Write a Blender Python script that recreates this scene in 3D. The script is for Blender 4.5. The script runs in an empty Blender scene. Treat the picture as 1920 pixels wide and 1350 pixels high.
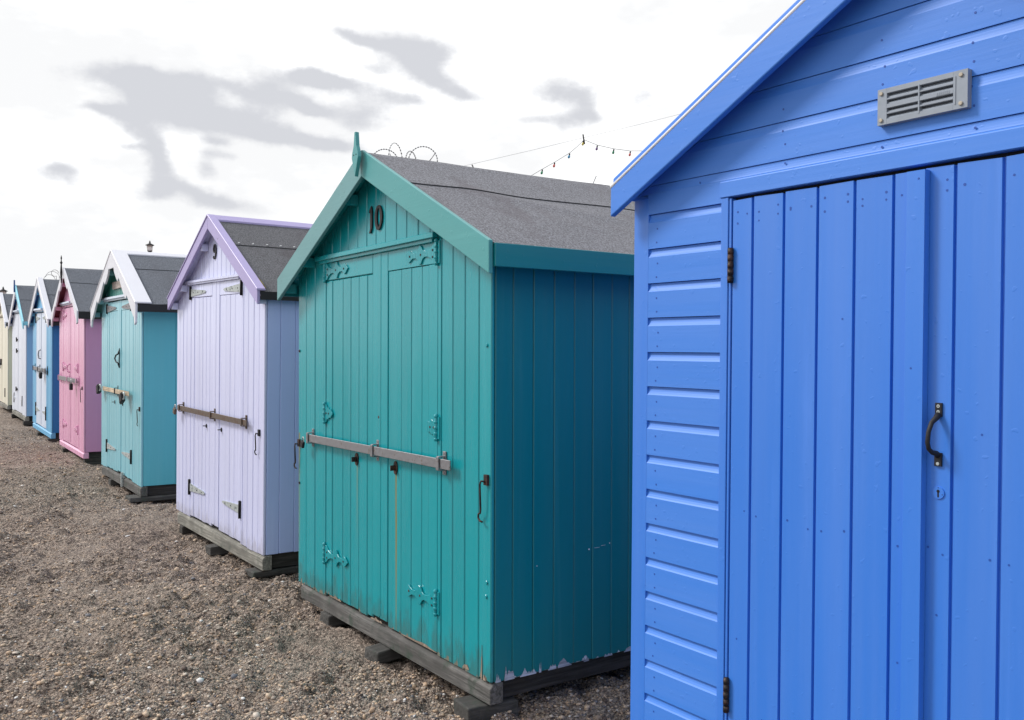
import bpy, bmesh, math, random
import numpy as np
from math import sin, cos, pi, radians, atan, atan2, sqrt
from mathutils import Vector, Matrix, noise as mnoise
random.seed(7)
S = bpy.context.scene
C = S.collection

# ------------------------------------------------------------------ camera
F = 1725.0; ROLL = 0.0095; PITCH = atan(26 / F); CAMH = 1.55
fw = Vector((0, cos(PITCH), -sin(PITCH))); rt = Vector((1, 0, 0)); up = rt.cross(fw)
r2 = cos(ROLL) * rt + sin(ROLL) * up; u2 = -sin(ROLL) * rt + cos(ROLL) * up
cam = bpy.data.cameras.new('camera'); co = bpy.data.objects.new('camera', cam); C.objects.link(co)
m = Matrix((r2, u2, -fw)).transposed().to_4x4(); m.translation = (0, 0, CAMH); co.matrix_world = m
cam.sensor_width = 36; cam.lens = 36 * F / 1920; cam.clip_end = 3000; cam.clip_start = .05
S.camera = co

# ------------------------------------------------------------------ node helpers
def mat(name):
    m = bpy.data.materials.new(name); m.use_nodes = True
    nt = m.node_tree; nt.nodes.clear()
    o = nt.nodes.new('ShaderNodeOutputMaterial'); p = nt.nodes.new('ShaderNodeBsdfPrincipled')
    nt.links.new(p.outputs[0], o.inputs[0])
    return m, nt, p
def setin(nt, sock, v):
    if isinstance(v, bpy.types.NodeSocket): nt.links.new(v, sock)
    elif isinstance(v, (tuple, list)) and len(v) == 3 and sock.type == 'RGBA': sock.default_value = (*v, 1)
    else: sock.default_value = v
def math_(nt, op, a, b=None, c=None, clamp=False):
    n = nt.nodes.new('ShaderNodeMath'); n.operation = op; n.use_clamp = clamp
    setin(nt, n.inputs[0], a)
    if b is not None: setin(nt, n.inputs[1], b)
    if c is not None: setin(nt, n.inputs[2], c)
    return n.outputs[0]
def mix(nt, f, a, b, mode='MIX'):
    n = nt.nodes.new('ShaderNodeMix'); n.data_type = 'RGBA'; n.blend_type = mode
    setin(nt, n.inputs[0], f); setin(nt, n.inputs[6], a); setin(nt, n.inputs[7], b)
    return n.outputs[2]
def noise(nt, vec, scale, detail=2, rough=.5, dist=0):
    n = nt.nodes.new('ShaderNodeTexNoise'); nt.links.new(vec, n.inputs['Vector'])
    n.inputs['Scale'].default_value = scale; n.inputs['Detail'].default_value = detail
    n.inputs['Roughness'].default_value = rough; n.inputs['Distortion'].default_value = dist
    return n.outputs[0]
def mapping(nt, vec, scale=(1, 1, 1), loc=(0, 0, 0)):
    n = nt.nodes.new('ShaderNodeMapping'); nt.links.new(vec, n.inputs[0])
    n.inputs['Scale'].default_value = scale; n.inputs['Location'].default_value = loc
    return n.outputs[0]
def maprange(nt, v, a, b, c=0, d=1, smooth=True):
    n = nt.nodes.new('ShaderNodeMapRange'); n.interpolation_type = 'SMOOTHSTEP' if smooth else 'LINEAR'
    nt.links.new(v, n.inputs[0])
    for i, x in enumerate((a, b, c, d)): n.inputs[i + 1].default_value = x
    return n.outputs[0]
def bump(nt, h, strength, dist, normal=None):
    n = nt.nodes.new('ShaderNodeBump'); n.inputs['Strength'].default_value = strength; n.inputs['Distance'].default_value = dist
    nt.links.new(h, n.inputs['Height'])
    if normal is not None: nt.links.new(normal, n.inputs['Normal'])
    return n.outputs[0]
def lin(c):
    return tuple(((x / 255) / 12.92 if x / 255 <= .04045 else ((x / 255 + .055) / 1.055) ** 2.4) for x in c)
def dark(c, k): return tuple(x * k for x in c)

# painted timber: brushed gloss paint over grain; chips of bare wood near a given height, streaks of rust where asked
def paint(name, col, axis='z', rough=.38, chip=None, chipcol=(.33, .27, .2), streaks=(), wear=0, var=.07, grainb=.25, cs=1.0, ior=1.56, grime=None):
    m, nt, p = mat(name)
    tc = nt.nodes.new('ShaderNodeTexCoord'); ob = tc.outputs['Object']
    geo = nt.nodes.new('ShaderNodeNewGeometry'); isl = geo.outputs['Random Per Island']
    sc = {'z': (70, 70, 3), 'x': (3, 70, 70), 'y': (70, 3, 70)}[axis]
    g = noise(nt, mapping(nt, ob, sc), 1, 4, .6)
    br = noise(nt, mapping(nt, ob, tuple(s * .16 for s in sc)), 1, 3, .6)
    big = noise(nt, ob, 2.2, 3, .6)
    v = math_(nt, 'ADD', math_(nt, 'MULTIPLY', math_(nt, 'SUBTRACT', big, .5), var * 1.3), math_(nt, 'MULTIPLY', math_(nt, 'SUBTRACT', g, .5), var))
    v = math_(nt, 'ADD', v, math_(nt, 'MULTIPLY', math_(nt, 'SUBTRACT', isl, .5), var * 1.1))
    v = math_(nt, 'ADD', v, 1.0)
    base = mix(nt, 1.0, col, (1, 1, 1), 'MULTIPLY')
    hs = nt.nodes.new('ShaderNodeHueSaturation'); setin(nt, hs.inputs['Color'], col); setin(nt, hs.inputs['Value'], v)
    # slight fading of the pigment
    setin(nt, hs.inputs['Saturation'], maprange(nt, br, .3, .75, 1.01, .98))
    c = hs.outputs[0]
    sep = nt.nodes.new('ShaderNodeSeparateXYZ'); nt.links.new(ob, sep.inputs[0])
    height = math_(nt, 'ADD', math_(nt, 'MULTIPLY', g, .55), math_(nt, 'MULTIPLY', br, .22))
    if chip:
        z0, band, thr = chip
        n1 = noise(nt, mapping(nt, ob, tuple(q * cs for q in {'z': (26, 26, 9), 'x': (7, 30, 30), 'y': (30, 7, 30)}[axis])), 1, 5, .65)
        fall = maprange(nt, sep.outputs[2], z0, z0 + band, .26, -.2, False)
        k = maprange(nt, math_(nt, 'ADD', n1, fall), thr, thr + .03)
        c = mix(nt, k, c, mix(nt, noise(nt, ob, 60, 3), dark(chipcol, .6), dark(chipcol, 1.35)))
        height = math_(nt, 'SUBTRACT', height, math_(nt, 'MULTIPLY', k, 1.2))
    if wear:
        n2 = noise(nt, mapping(nt, ob, (30, 30, 30)), 1, 6, .7)
        k2 = maprange(nt, n2, 1 - wear, 1 - wear + .03)
        c = mix(nt, k2, c, dark(chipcol, .8))
    for (sx, sz, ln, wd, amt) in streaks:
        d = math_(nt, 'ABSOLUTE', math_(nt, 'SUBTRACT', math_(nt, 'ADD', sep.outputs[0], math_(nt, 'MULTIPLY', math_(nt, 'SUBTRACT', br, .5), .006)), sx))
        a = maprange(nt, d, wd * .25, wd, amt, 0)
        b = maprange(nt, sep.outputs[2], sz - ln, sz, 0, 1, False)
        b2 = maprange(nt, sep.outputs[2], sz, sz + .004, 1, 0)
        k3 = math_(nt, 'MULTIPLY', math_(nt, 'MULTIPLY', a, b), math_(nt, 'MULTIPLY', b2, maprange(nt, g, .3, .6, .6, 1)))
        c = mix(nt, k3, c, (.24, .17, .02))
    if grime:
        gz, gb, ga, gc = grime      # splashed sand and weathering near the foot of the boards, ragged
        gn = noise(nt, mapping(nt, ob, (14, 14, 5)), 1, 6, .7)
        kg = maprange(nt, math_(nt, 'ADD', gn, maprange(nt, sep.outputs[2], gz, gz + gb, .22, -.25, False)), .5, .72, 0, ga)
        c = mix(nt, kg, c, gc)
    # salt-faded and scuffed patches
    sf = maprange(nt, noise(nt, mapping(nt, ob, tuple(q * .12 for q in sc)), 1, 6, .7, .8), .56, .72, 0, .16)
    c = mix(nt, sf, c, tuple(min(1, q * 1.25 + .07) for q in col))
    # fine specks
    spk = noise(nt, ob, 140, 2, .5)
    ks = maprange(nt, spk, .76, .80)
    c = mix(nt, math_(nt, 'MULTIPLY', ks, .35), c, dark(col, .35))
    setin(nt, p.inputs['Base Color'], c)
    setin(nt, p.inputs['Roughness'], maprange(nt, br, .25, .75, rough - .02, rough + .06))
    p.inputs['IOR'].default_value = ior
    blister = maprange(nt, noise(nt, ob, 46, 1, .5), .68, .74)
    height = math_(nt, 'ADD', height, math_(nt, 'MULTIPLY', blister, .5))
    setin(nt, p.inputs['Normal'], bump(nt, height, grainb, .004))
    return m

def bare(name, col, axis='x', green=0):
    m, nt, p = mat(name)
    ob = nt.nodes.new('ShaderNodeTexCoord').outputs['Object']
    sc = {'z': (60, 60, 3), 'x': (3, 60, 60), 'y': (60, 3, 60)}[axis]
    g = noise(nt, mapping(nt, ob, sc), 1, 6, .7, .6)
    b = noise(nt, ob, 5, 4, .6)
    c = mix(nt, maprange(nt, g, .35, .68), dark(col, .45), dark(col, 1.5))
    c = mix(nt, maprange(nt, b, .35, .7), c, dark(col, .6))
    if green: c = mix(nt, math_(nt, 'MULTIPLY', maprange(nt, noise(nt, ob, 9, 4, .7), .5, .7), green), c, (.04, .06, .045))
    setin(nt, p.inputs['Base Color'], c); p.inputs['Roughness'].default_value = .85
    setin(nt, p.inputs['Normal'], bump(nt, g, .8, .006))
    return m

def metal(name, col, rough=.45, met=.8, rust=0, rustcol=(.06, .025, .012)):
    m, nt, p = mat(name)
    ob = nt.nodes.new('ShaderNodeTexCoord').outputs['Object']
    n = noise(nt, ob, 55, 5, .65)
    c = mix(nt, n, dark(col, .7), dark(col, 1.2))
    mt = met
    if rust:
        k = maprange(nt, noise(nt, ob, 38, 4, .7), .62 - rust * .3, .72 - rust * .3)
        c = mix(nt, k, c, rustcol); mt = maprange(nt, k, 0, 1, met, 0)
    setin(nt, p.inputs['Base Color'], c); setin(nt, p.inputs['Metallic'], mt)
    setin(nt, p.inputs['Roughness'], maprange(nt, n, .3, .7, rough - .1, rough + .15))
    setin(nt, p.inputs['Normal'], bump(nt, n, .25, .001))
    return m

def felt(name, col, spark=.5, stain=.4):
    m, nt, p = mat(name)
    ob = nt.nodes.new('ShaderNodeTexCoord').outputs['Object']
    g = noise(nt, ob, 260, 2, .6); g2 = noise(nt, ob, 110, 3, .7)
    b = noise(nt, mapping(nt, ob, (3, 5, 3)), 1, 5, .65, .4)
    c = mix(nt, maprange(nt, g2, .38, .64), dark(col, .52), dark(col, 1.45))
    c = mix(nt, math_(nt, 'MULTIPLY', maprange(nt, g, .58, .72), spark), c, dark(col, 2.6))
    c = mix(nt, math_(nt, 'MULTIPLY', maprange(nt, b, .5, .72), stain), c, (col[0] * .55, col[1] * .45, col[2] * .47))
    setin(nt, p.inputs['Base Color'], c); p.inputs['Roughness'].default_value = .82
    setin(nt, p.inputs['Normal'], bump(nt, g2, .5, .003))
    return m

def plain(name, col, rough=.5, met=0, tr=0, em=0):
    m, nt, p = mat(name)
    ob = nt.nodes.new('ShaderNodeTexCoord').outputs['Object']
    n = noise(nt, ob, 40, 3)
    setin(nt, p.inputs['Base Color'], mix(nt, n, dark(col, .85), dark(col, 1.12)))
    p.inputs['Roughness'].default_value = rough; p.inputs['Metallic'].default_value = met
    if tr: p.inputs['Transmission Weight'].default_value = tr
    return m

# ------------------------------------------------------------------ object helpers
def tag(o, label=None, cat=None, group=None, kind=None):
    for k, v in (('label', label), ('category', cat), ('group', group), ('kind', kind)):
        if v: o[k] = v
    return o

class Ctx:
    """a hut's own frame: u along its front (0 at the reference corner), v into the hut, z up from the foot of its wall"""
    def __init__(s, P, yaw, tilt, umid, name, label, cat, group=None):
        yw = radians(yaw); t = radians(tilt)
        u = Vector((cos(yw), sin(yw), 0)); v = Vector((-sin(yw), cos(yw), 0)); z = Vector((0, 0, 1))
        uu = cos(t) * u - sin(t) * z; zz = sin(t) * u + cos(t) * z
        s.umid = umid; s.zb = P[2]
        M = Matrix((uu, v, zz)).transposed().to_4x4()
        M.translation = Vector(P) + uu * umid - zz * s.zb
        s.M = M
        s.root = bpy.data.objects.new(name, None); C.objects.link(s.root); s.root.matrix_world = M
        s.root.empty_display_size = .3
        tag(s.root, label, cat, group)
    def loc(s, p): return (p[0] - s.umid, p[1], p[2] + s.zb)
    def world(s, u, v, z): return s.M @ Vector(s.loc((u, v, z)))

class MB:
    def __init__(s, ctx): s.c = ctx; s.v = []; s.f = []; s.mi = []; s.sm = []
    def add(s, vs, fs, mi=0, smooth=False):
        o = len(s.v); s.v += [tuple(p) for p in vs]; s.f += [tuple(i + o for i in f) for f in fs]
        s.mi += [mi] * len(fs); s.sm += [smooth] * len(fs)
    def box(s, u0, u1, v0, v1, z0, z1, mi=0):
        if u0 > u1: u0, u1 = u1, u0
        s.prism([(u0, z0), (u1, z0), (u1, z1), (u0, z1)], v0, v1, mi)
    def prism(s, poly, v0, v1, mi=0):      # polygon in the (u,z) plane extruded along v (v0 = front)
        a = sum(poly[i][0] * poly[(i + 1) % len(poly)][1] - poly[(i + 1) % len(poly)][0] * poly[i][1] for i in range(len(poly)))
        if a < 0: poly = poly[::-1]
        n = len(poly)
        vs = [(x, v0, z) for x, z in poly] + [(x, v1, z) for x, z in poly]
        fs = [tuple(range(n)), tuple(range(2 * n - 1, n - 1, -1))] + [(i, i + n, (i + 1) % n + n, (i + 1) % n) for i in range(n)]
        s.add(vs, fs, mi)
    def prismv(s, poly, u0, u1, mi=0):     # polygon in the (v,z) plane extruded along u
        a = sum(poly[i][0] * poly[(i + 1) % len(poly)][1] - poly[(i + 1) % len(poly)][0] * poly[i][1] for i in range(len(poly)))
        if a < 0: poly = poly[::-1]
        n = len(poly)
        vs = [(u0, x, z) for x, z in poly] + [(u1, x, z) for x, z in poly]
        fs = [tuple(range(n - 1, -1, -1)), tuple(range(n, 2 * n))] + [(i, (i + 1) % n, (i + 1) % n + n, i + n) for i in range(n)]
        s.add(vs, fs, mi)
    def obox(s, c, ax, ay, az, mi=0):      # oriented box: centre and three half axes
        c, ax, ay, az = map(Vector, (c, ax, ay, az))
        vs = [c + ax * i + ay * j + az * k for k in (-1, 1) for j in (-1, 1) for i in (-1, 1)]
        s.add(vs, [(0, 2, 3, 1), (4, 5, 7, 6), (0, 1, 5, 4), (2, 6, 7, 3), (0, 4, 6, 2), (1, 3, 7, 5)], mi)
    def tube(s, pts, r, n=8, mi=0, caps=True):
        pts = [Vector(p) for p in pts]; rs = r if isinstance(r, (list, tuple)) else [r] * len(pts)
        vs = []; fs = []; prev = None
        for i, p in enumerate(pts):
            d = (pts[min(i + 1, len(pts) - 1)] - pts[max(i - 1, 0)]).normalized()
            if prev is None:
                a = d.cross(Vector((0, 0, 1)));
                if a.length < .1: a = d.cross(Vector((1, 0, 0)))
            else: a = prev - d * prev.dot(d)
            a.normalize(); prev = a; b = d.cross(a)
            for k in range(n):
                t = 2 * pi * k / n; vs.append(p + (a * cos(t) + b * sin(t)) * rs[i])
        for i in range(len(pts) - 1):
            for k in range(n):
                fs.append((i * n + k, i * n + (k + 1) % n, (i + 1) * n + (k + 1) % n, (i + 1) * n + k))
        if caps:
            fs.append(tuple(range(n - 1, -1, -1))); fs.append(tuple(range((len(pts) - 1) * n, len(pts) * n)))
        s.add(vs, fs, mi, True)
    def disc(s, u, z, v0, v1, r, n=14, mi=0, rz=None):
        s.prism([(u + r * cos(2 * pi * k / n), z + (rz or r) * sin(2 * pi * k / n)) for k in range(n)], v0, v1, mi)
    def stroke(s, pts, ws, v0, v1, mi=0, closed=False):   # flat letter stroke of varying width
        n = len(pts); L = []; R = []
        for i in range(n):
            a = pts[(i - 1) % n] if (closed or i > 0) else pts[i]; b = pts[(i + 1) % n] if (closed or i < n - 1) else pts[i]
            dx, dz = b[0] - a[0], b[1] - a[1]; l = sqrt(dx * dx + dz * dz) or 1
            nx, nz = -dz / l, dx / l; w = ws[i] / 2
            L.append((pts[i][0] + nx * w, pts[i][1] + nz * w)); R.append((pts[i][0] - nx * w, pts[i][1] - nz * w))
        rng = range(n) if closed else range(n - 1)
        vs = [(x, v0, z) for x, z in L] + [(x, v0, z) for x, z in R] + [(x, v1, z) for x, z in L] + [(x, v1, z) for x, z in R]
        fs = []
        for i in rng:
            j = (i + 1) % n
            fs += [(i, n + i, n + j, j), (2 * n + i, 2 * n + j, 3 * n + j, 3 * n + i), (i, j, 2 * n + j, 2 * n + i), (n + i, 3 * n + i, 3 * n + j, n + j)]
        if not closed: fs += [(0, 2 * n, 3 * n, n), (n - 1, 2 * n - 1, 4 * n - 1, 3 * n - 1)]
        s.add(vs, fs, mi)
    def build(s, name, mats, parent=None, bevel=0, label=None, seg=1, recalc=True):
        if not isinstance(mats, (list, tuple)): mats = [mats]
        me = bpy.data.meshes.new(name)
        vs = [s.c.loc(p) for p in s.v] if s.c else s.v
        me.from_pydata(vs, [], s.f)
        for mm in mats: me.materials.append(mm)
        me.polygons.foreach_set('material_index', s.mi); me.polygons.foreach_set('use_smooth', s.sm)
        me.update()
        if recalc:
            bm = bmesh.new(); bm.from_mesh(me); bmesh.ops.recalc_face_normals(bm, faces=bm.faces); bm.to_mesh(me); bm.free()
        o = bpy.data.objects.new(name, me); C.objects.link(o)
        if parent is not None: o.parent = parent
        elif s.c: o.parent = s.c.root
        if bevel:
            b = o.modifiers.new('bevel', 'BEVEL'); b.width = bevel; b.segments = seg; b.limit_method = 'ANGLE'; b.angle_limit = radians(40)
        if label: o['label'] = label
        return o

# ------------------------------------------------------------------ materials
M = {}
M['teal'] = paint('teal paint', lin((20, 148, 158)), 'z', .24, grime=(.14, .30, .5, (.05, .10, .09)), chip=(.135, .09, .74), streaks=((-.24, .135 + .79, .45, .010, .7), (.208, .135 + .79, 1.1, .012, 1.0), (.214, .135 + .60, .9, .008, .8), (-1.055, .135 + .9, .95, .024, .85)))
M['teal_shade'] = paint('shade-tinted teal', lin((4, 120, 130)), 'z', .34, chip=(.135, .07, .73), chipcol=(.55, .62, .72), var=.05, cs=.4)  # the front's teal darkened: shade of the side wall put into the colour
M['teal_trim'] = paint('teal trim paint', lin((66, 146, 148)), 'x', .36, wear=.22, chipcol=(.08, .2, .2))
M['teal_worn'] = paint('worn teal trim paint', lin((96, 146, 150)), 'x', .45, wear=.36, chipcol=(.10, .16, .17), var=.14, grainb=.4)
M['teal_fascia'] = paint('teal fascia paint', lin((6, 124, 134)), 'y', .36)
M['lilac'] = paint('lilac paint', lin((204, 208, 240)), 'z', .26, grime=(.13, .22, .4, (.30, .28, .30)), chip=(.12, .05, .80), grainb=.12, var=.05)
M['lilac_shade'] = paint('shade-tinted lilac', lin((180, 198, 246)), 'z', .38, var=.06)  # the lilac made darker and bluer, side wall's shade painted in
M['lilac_trim'] = paint('lilac trim paint', lin((166, 156, 202)), 'x', .42, wear=.34, chipcol=(.12, .1, .13))
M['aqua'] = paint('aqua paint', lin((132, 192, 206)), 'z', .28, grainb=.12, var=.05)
M['aqua_shade'] = paint('shade-tinted aqua', lin((88, 180, 194)), 'z', .38, var=.06)  # aqua of the front deepened to carry the side wall's shade
M['aqua_dark'] = paint('sea green gable paint', lin((52, 128, 120)), 'z', .4)
M['white'] = paint('white trim paint', lin((214, 215, 224)), 'x', .4, var=.07)
M['white_door'] = paint('white door paint', lin((208, 220, 238)), 'z', .35, var=.05)
M['pink'] = paint('pink paint', lin((224, 166, 198)), 'z', .26, var=.07, grainb=.15)
M['pink_shade'] = paint('shade-tinted pink', lin((208, 146, 190)), 'z', .38, var=.06)  # pink of the front shifted to mauve, the side's shade in the colour
M['maroon'] = paint('maroon soffit paint', lin((110, 30, 52)), 'z', .5)
M['sky_blue'] = paint('sky blue paint', lin((100, 172, 214)), 'z', .35)
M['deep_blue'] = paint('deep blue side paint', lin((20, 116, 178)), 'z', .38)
M['cyan'] = paint('cyan trim paint', lin((130, 205, 226)), 'x', .4)
M['pale'] = paint('pale blue white paint', lin((218, 224, 238)), 'z', .35, var=.05)
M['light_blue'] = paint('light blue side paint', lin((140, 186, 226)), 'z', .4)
M['navy'] = paint('navy edge paint', lin((30, 78, 140)), 'x', .4)
M['cream'] = paint('cream paint', lin((226, 222, 204)), 'z', .38, var=.05)
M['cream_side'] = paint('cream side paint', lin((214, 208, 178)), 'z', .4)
M['blue'] = paint('cobalt blue paint', lin((56, 122, 217)), 'z', .32, var=.04, grainb=.2, ior=1.62)
M['blue_h'] = paint('cobalt blue board paint', lin((60, 126, 219)), 'x', .5, var=.04, grainb=.2)
M['blue_dark'] = plain('filled nail paint', lin((30, 78, 166)), .5)
M['felt'] = felt('mineral felt', (.168, .17, .192), .5, .45)
M['felt_dark'] = felt('dark mineral felt', (.10, .102, .115), .4, .5)
M['felt_blue'] = felt('slate blue felt', (.105, .118, .145), .3, .3)
M['felt_edge'] = plain('felt edge', (.012, .013, .016), .7)
M['skid'] = bare('weathered skid timber', (.125, .12, .115), 'x', .9)
M['skid_pale'] = bare('pale skid timber', (.26, .25, .22), 'x', .4)
M['chipwhite'] = bare('lilac white undercoat', (.42, .46, .56), 'y')
M['barewood'] = bare('exposed bare wood', (.34, .26, .20), 'z')
M['block'] = bare('dark old timber block', (.075, .072, .068), 'y', .7)  # very dark timber tone with greener patches
M['under'] = bare('dark floor timber', (.05, .045, .04), 'y')
M['under_white'] = bare('bare soffit board', (.42, .36, .33), 'x')
M['inner'] = plain('dark interior', (.01, .01, .012), .9)
M['galv'] = metal('galvanised steel', (.30, .30, .32), .5, .75, .15, (.14, .11, .09))
M['galv_pale'] = metal('pale galvanised hinge', (.5, .54, .54), .55, .5, .25, (.12, .15, .16))
M['bronze'] = metal('brown weathered steel', (.17, .14, .12), .5, .6, .5, (.1, .06, .04))
M['black'] = plain('black painted iron', (.008, .007, .010), .62)
M['rusty'] = metal('rusty dark iron', (.02, .017, .018), .6, .4, .6, (.05, .018, .01))
M['screw'] = plain('cream screw cap', (.45, .40, .32), .5)
M['vent'] = plain('grey plastic', (.27, .31, .37), .5)
M['wire_grey'] = plain('distant galvanised wire', (.22, .22, .23), .6)
M['timber_bar'] = bare('pale timber bar', (.62, .5, .36), 'x')
M['nail'] = plain('bright clout nail', (.8, .8, .8), .3, .6)
M['chip_glint'] = plain('white chips and painted glint', (.85, .86, .9), .25)  # white of the small paint chips and of the painted barge-edge highlight
M['moss'] = bare('moss and bare timber', (.16, .13, .03), 'x')

# ------------------------------------------------------------------ hut builder
def hinge_T(ctx, parent, u, z, dirn, L=.3, h=.11, m=None, leafm=None, v=-.004, wide=.05, name='hinge'):
    """T hinge: upright butt leaf at u, tapering strap reaching in direction dirn"""
    b = MB(ctx)
    b.box(u - .013, u + .013, v - .004, v + .003, z - h / 2, z + h / 2, 1)
    b.tube([(u, v - .008, z - h / 2), (u, v - .008, z + h / 2)], .007, 8, 1)
    w = wide
    b.prism([(u + dirn * .012, z - w / 2), (u + dirn * L * .93, z - .011), (u + dirn * L, z - .004), (u + dirn * L, z + .004), (u + dirn * L * .93, z + .011), (u + dirn * .012, z + w / 2)], v - .0035, v + .003, 0)
    for t in (.2, .5, .82): b.disc(u + dirn * L * t, z, v - .006, v, .005, 8, 1)
    return b.build(name, [m, leafm or m], parent)
def hinge_fancy(ctx, parent, u, z, dirn, L=.3, m=None, v=-.004, small=False):
    b = MB(ctx); n = 40
    hh = .052
    if small:
        prof = [(0, .052), (.12, .05), (.25, .03), (.4, .036), (.55, .022), (.75, .026), (1, .004)]; L = .095
    else:
        prof = [(0, .050), (.06, .046), (.14, .026), (.26, .014), (.36, .013), (.42, .022), (.47, .042), (.52, .046), (.56, .026), (.64, .013), (.74, .012), (.8, .020), (.86, .030), (.92, .020), (1, .001)]
    tp = [(u + dirn * (t * L + .008), z + w) for t, w in prof]; bt = [(u + dirn * (t * L + .008), z - w) for t, w in prof]
    for i in range(len(prof) - 1):
        b.prism([tp[i], tp[i + 1], bt[i + 1], bt[i]], v - .005, v + .003)
    b.tube([(u, v - .006, z - hh - .01), (u, v - .006, z + hh + .01)], .008, 8)
    for k in range(5): b.tube([(u, v - .006, z - hh + k * hh * .5 - .006), (u, v - .006, z - hh + k * hh * .5 + .006)], .0105, 8)
    b.box(u - dirn * .024, u, v - .004, v + .003, z - hh, z + hh)
    for t in ((.12, .5, .86) if not small else (.25, .6)):
        b.disc(u + dirn * t * L, z + (.012 if t < .2 else 0), v - .0075, v - .004, .0055, 10, 1)
        if t < .2: b.disc(u + dirn * t * L, z - .02, v - .0075, v - .004, .0055, 10, 1)
    return b.build('hinge', [m, M['rusty']], parent, bevel=.0012)

def cabin_hook(ctx, u, z, L=.14, m=None, s=1, parent=None):
    b = MB(ctx)
    b.box(u - .012 * s, u + .014 * s, -.012, .002, z - .014, z + .03, 0)
    pts = [(u, -.014, z), (u - .012, -.024, z + .004), (u - .022, -.024, z - .012), (u - .022, -.02, z - L * .8), (u - .028, -.018, z - L * .9), (u - .042, -.018, z - L * .93), (u - .044, -.018, z - L * 1.04), (u - .03, -.018, z - L * 1.12), (u - .012, -.018, z - L * 1.13)]
    b.tube(pts, .0042, 7, 0)
    return b.build('cabin_hook', m, parent)

def padlock(ctx, u, v, z, size, m, label, tiltd=12, group='padlocks on the locking bars'):
    w = ctx.world(u, v, z)
    r = bpy.data.objects.new('padlock', None); C.objects.link(r)
    r.matrix_world = Matrix.Translation(w) @ ctx.M.to_3x3().to_4x4() @ Matrix.Rotation(radians(tiltd), 4, 'Y')
    r.empty_display_size = .05
    tag(r, label, 'padlock', group)
    b = MB(None); k = size
    b.box(-.5 * k, .5 * k, -.22 * k, .22 * k, -1.0 * k, 0)
    b.build('lock_body', m, r, bevel=.1 * k, seg=2)
    b = MB(None)
    b.tube([(-.32 * k, 0, -.05 * k), (-.32 * k, 0, .35 * k)] + [(.32 * k * -cos(a), 0, .35 * k + .32 * k * sin(a)) for a in [pi * j / 8 for j in range(1, 8)]] + [(.32 * k, 0, .35 * k), (.32 * k, 0, -.05 * k)], .085 * k, 8)
    b.build('shackle', M['galv_pale'], r)
    return r

def locking_bar(ctx, u0, u1, z, brs, m, hh=.022, bm_=None):
    b = MB(ctx)
    b.box(u0, u1, -.036, -.029, z - hh, z + hh)
    o = b.build('locking_bar', m, bevel=.0015)
    for ub in brs:
        b = MB(ctx)
        b.box(ub - .013, ub + .013, -.007, -.0005, z - hh * 2.4, z + hh * 2.4)
        b.box(ub - .011, ub + .011, -.044, -.038, z - hh * 1.35, z + hh * 1.35)
        for sg in (-1, 1): b.box(ub - .011, ub + .011, -.0385, -.006, z + sg * hh * 1.35 - .003, z + sg * hh * 1.35 + .003)
        for sg in (-1, 1): b.disc(ub, z + sg * hh * 2, -.0095, -.006, .004, 8)
        b.build('bracket', bm_ or m, o, bevel=.001)
    return o

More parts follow.
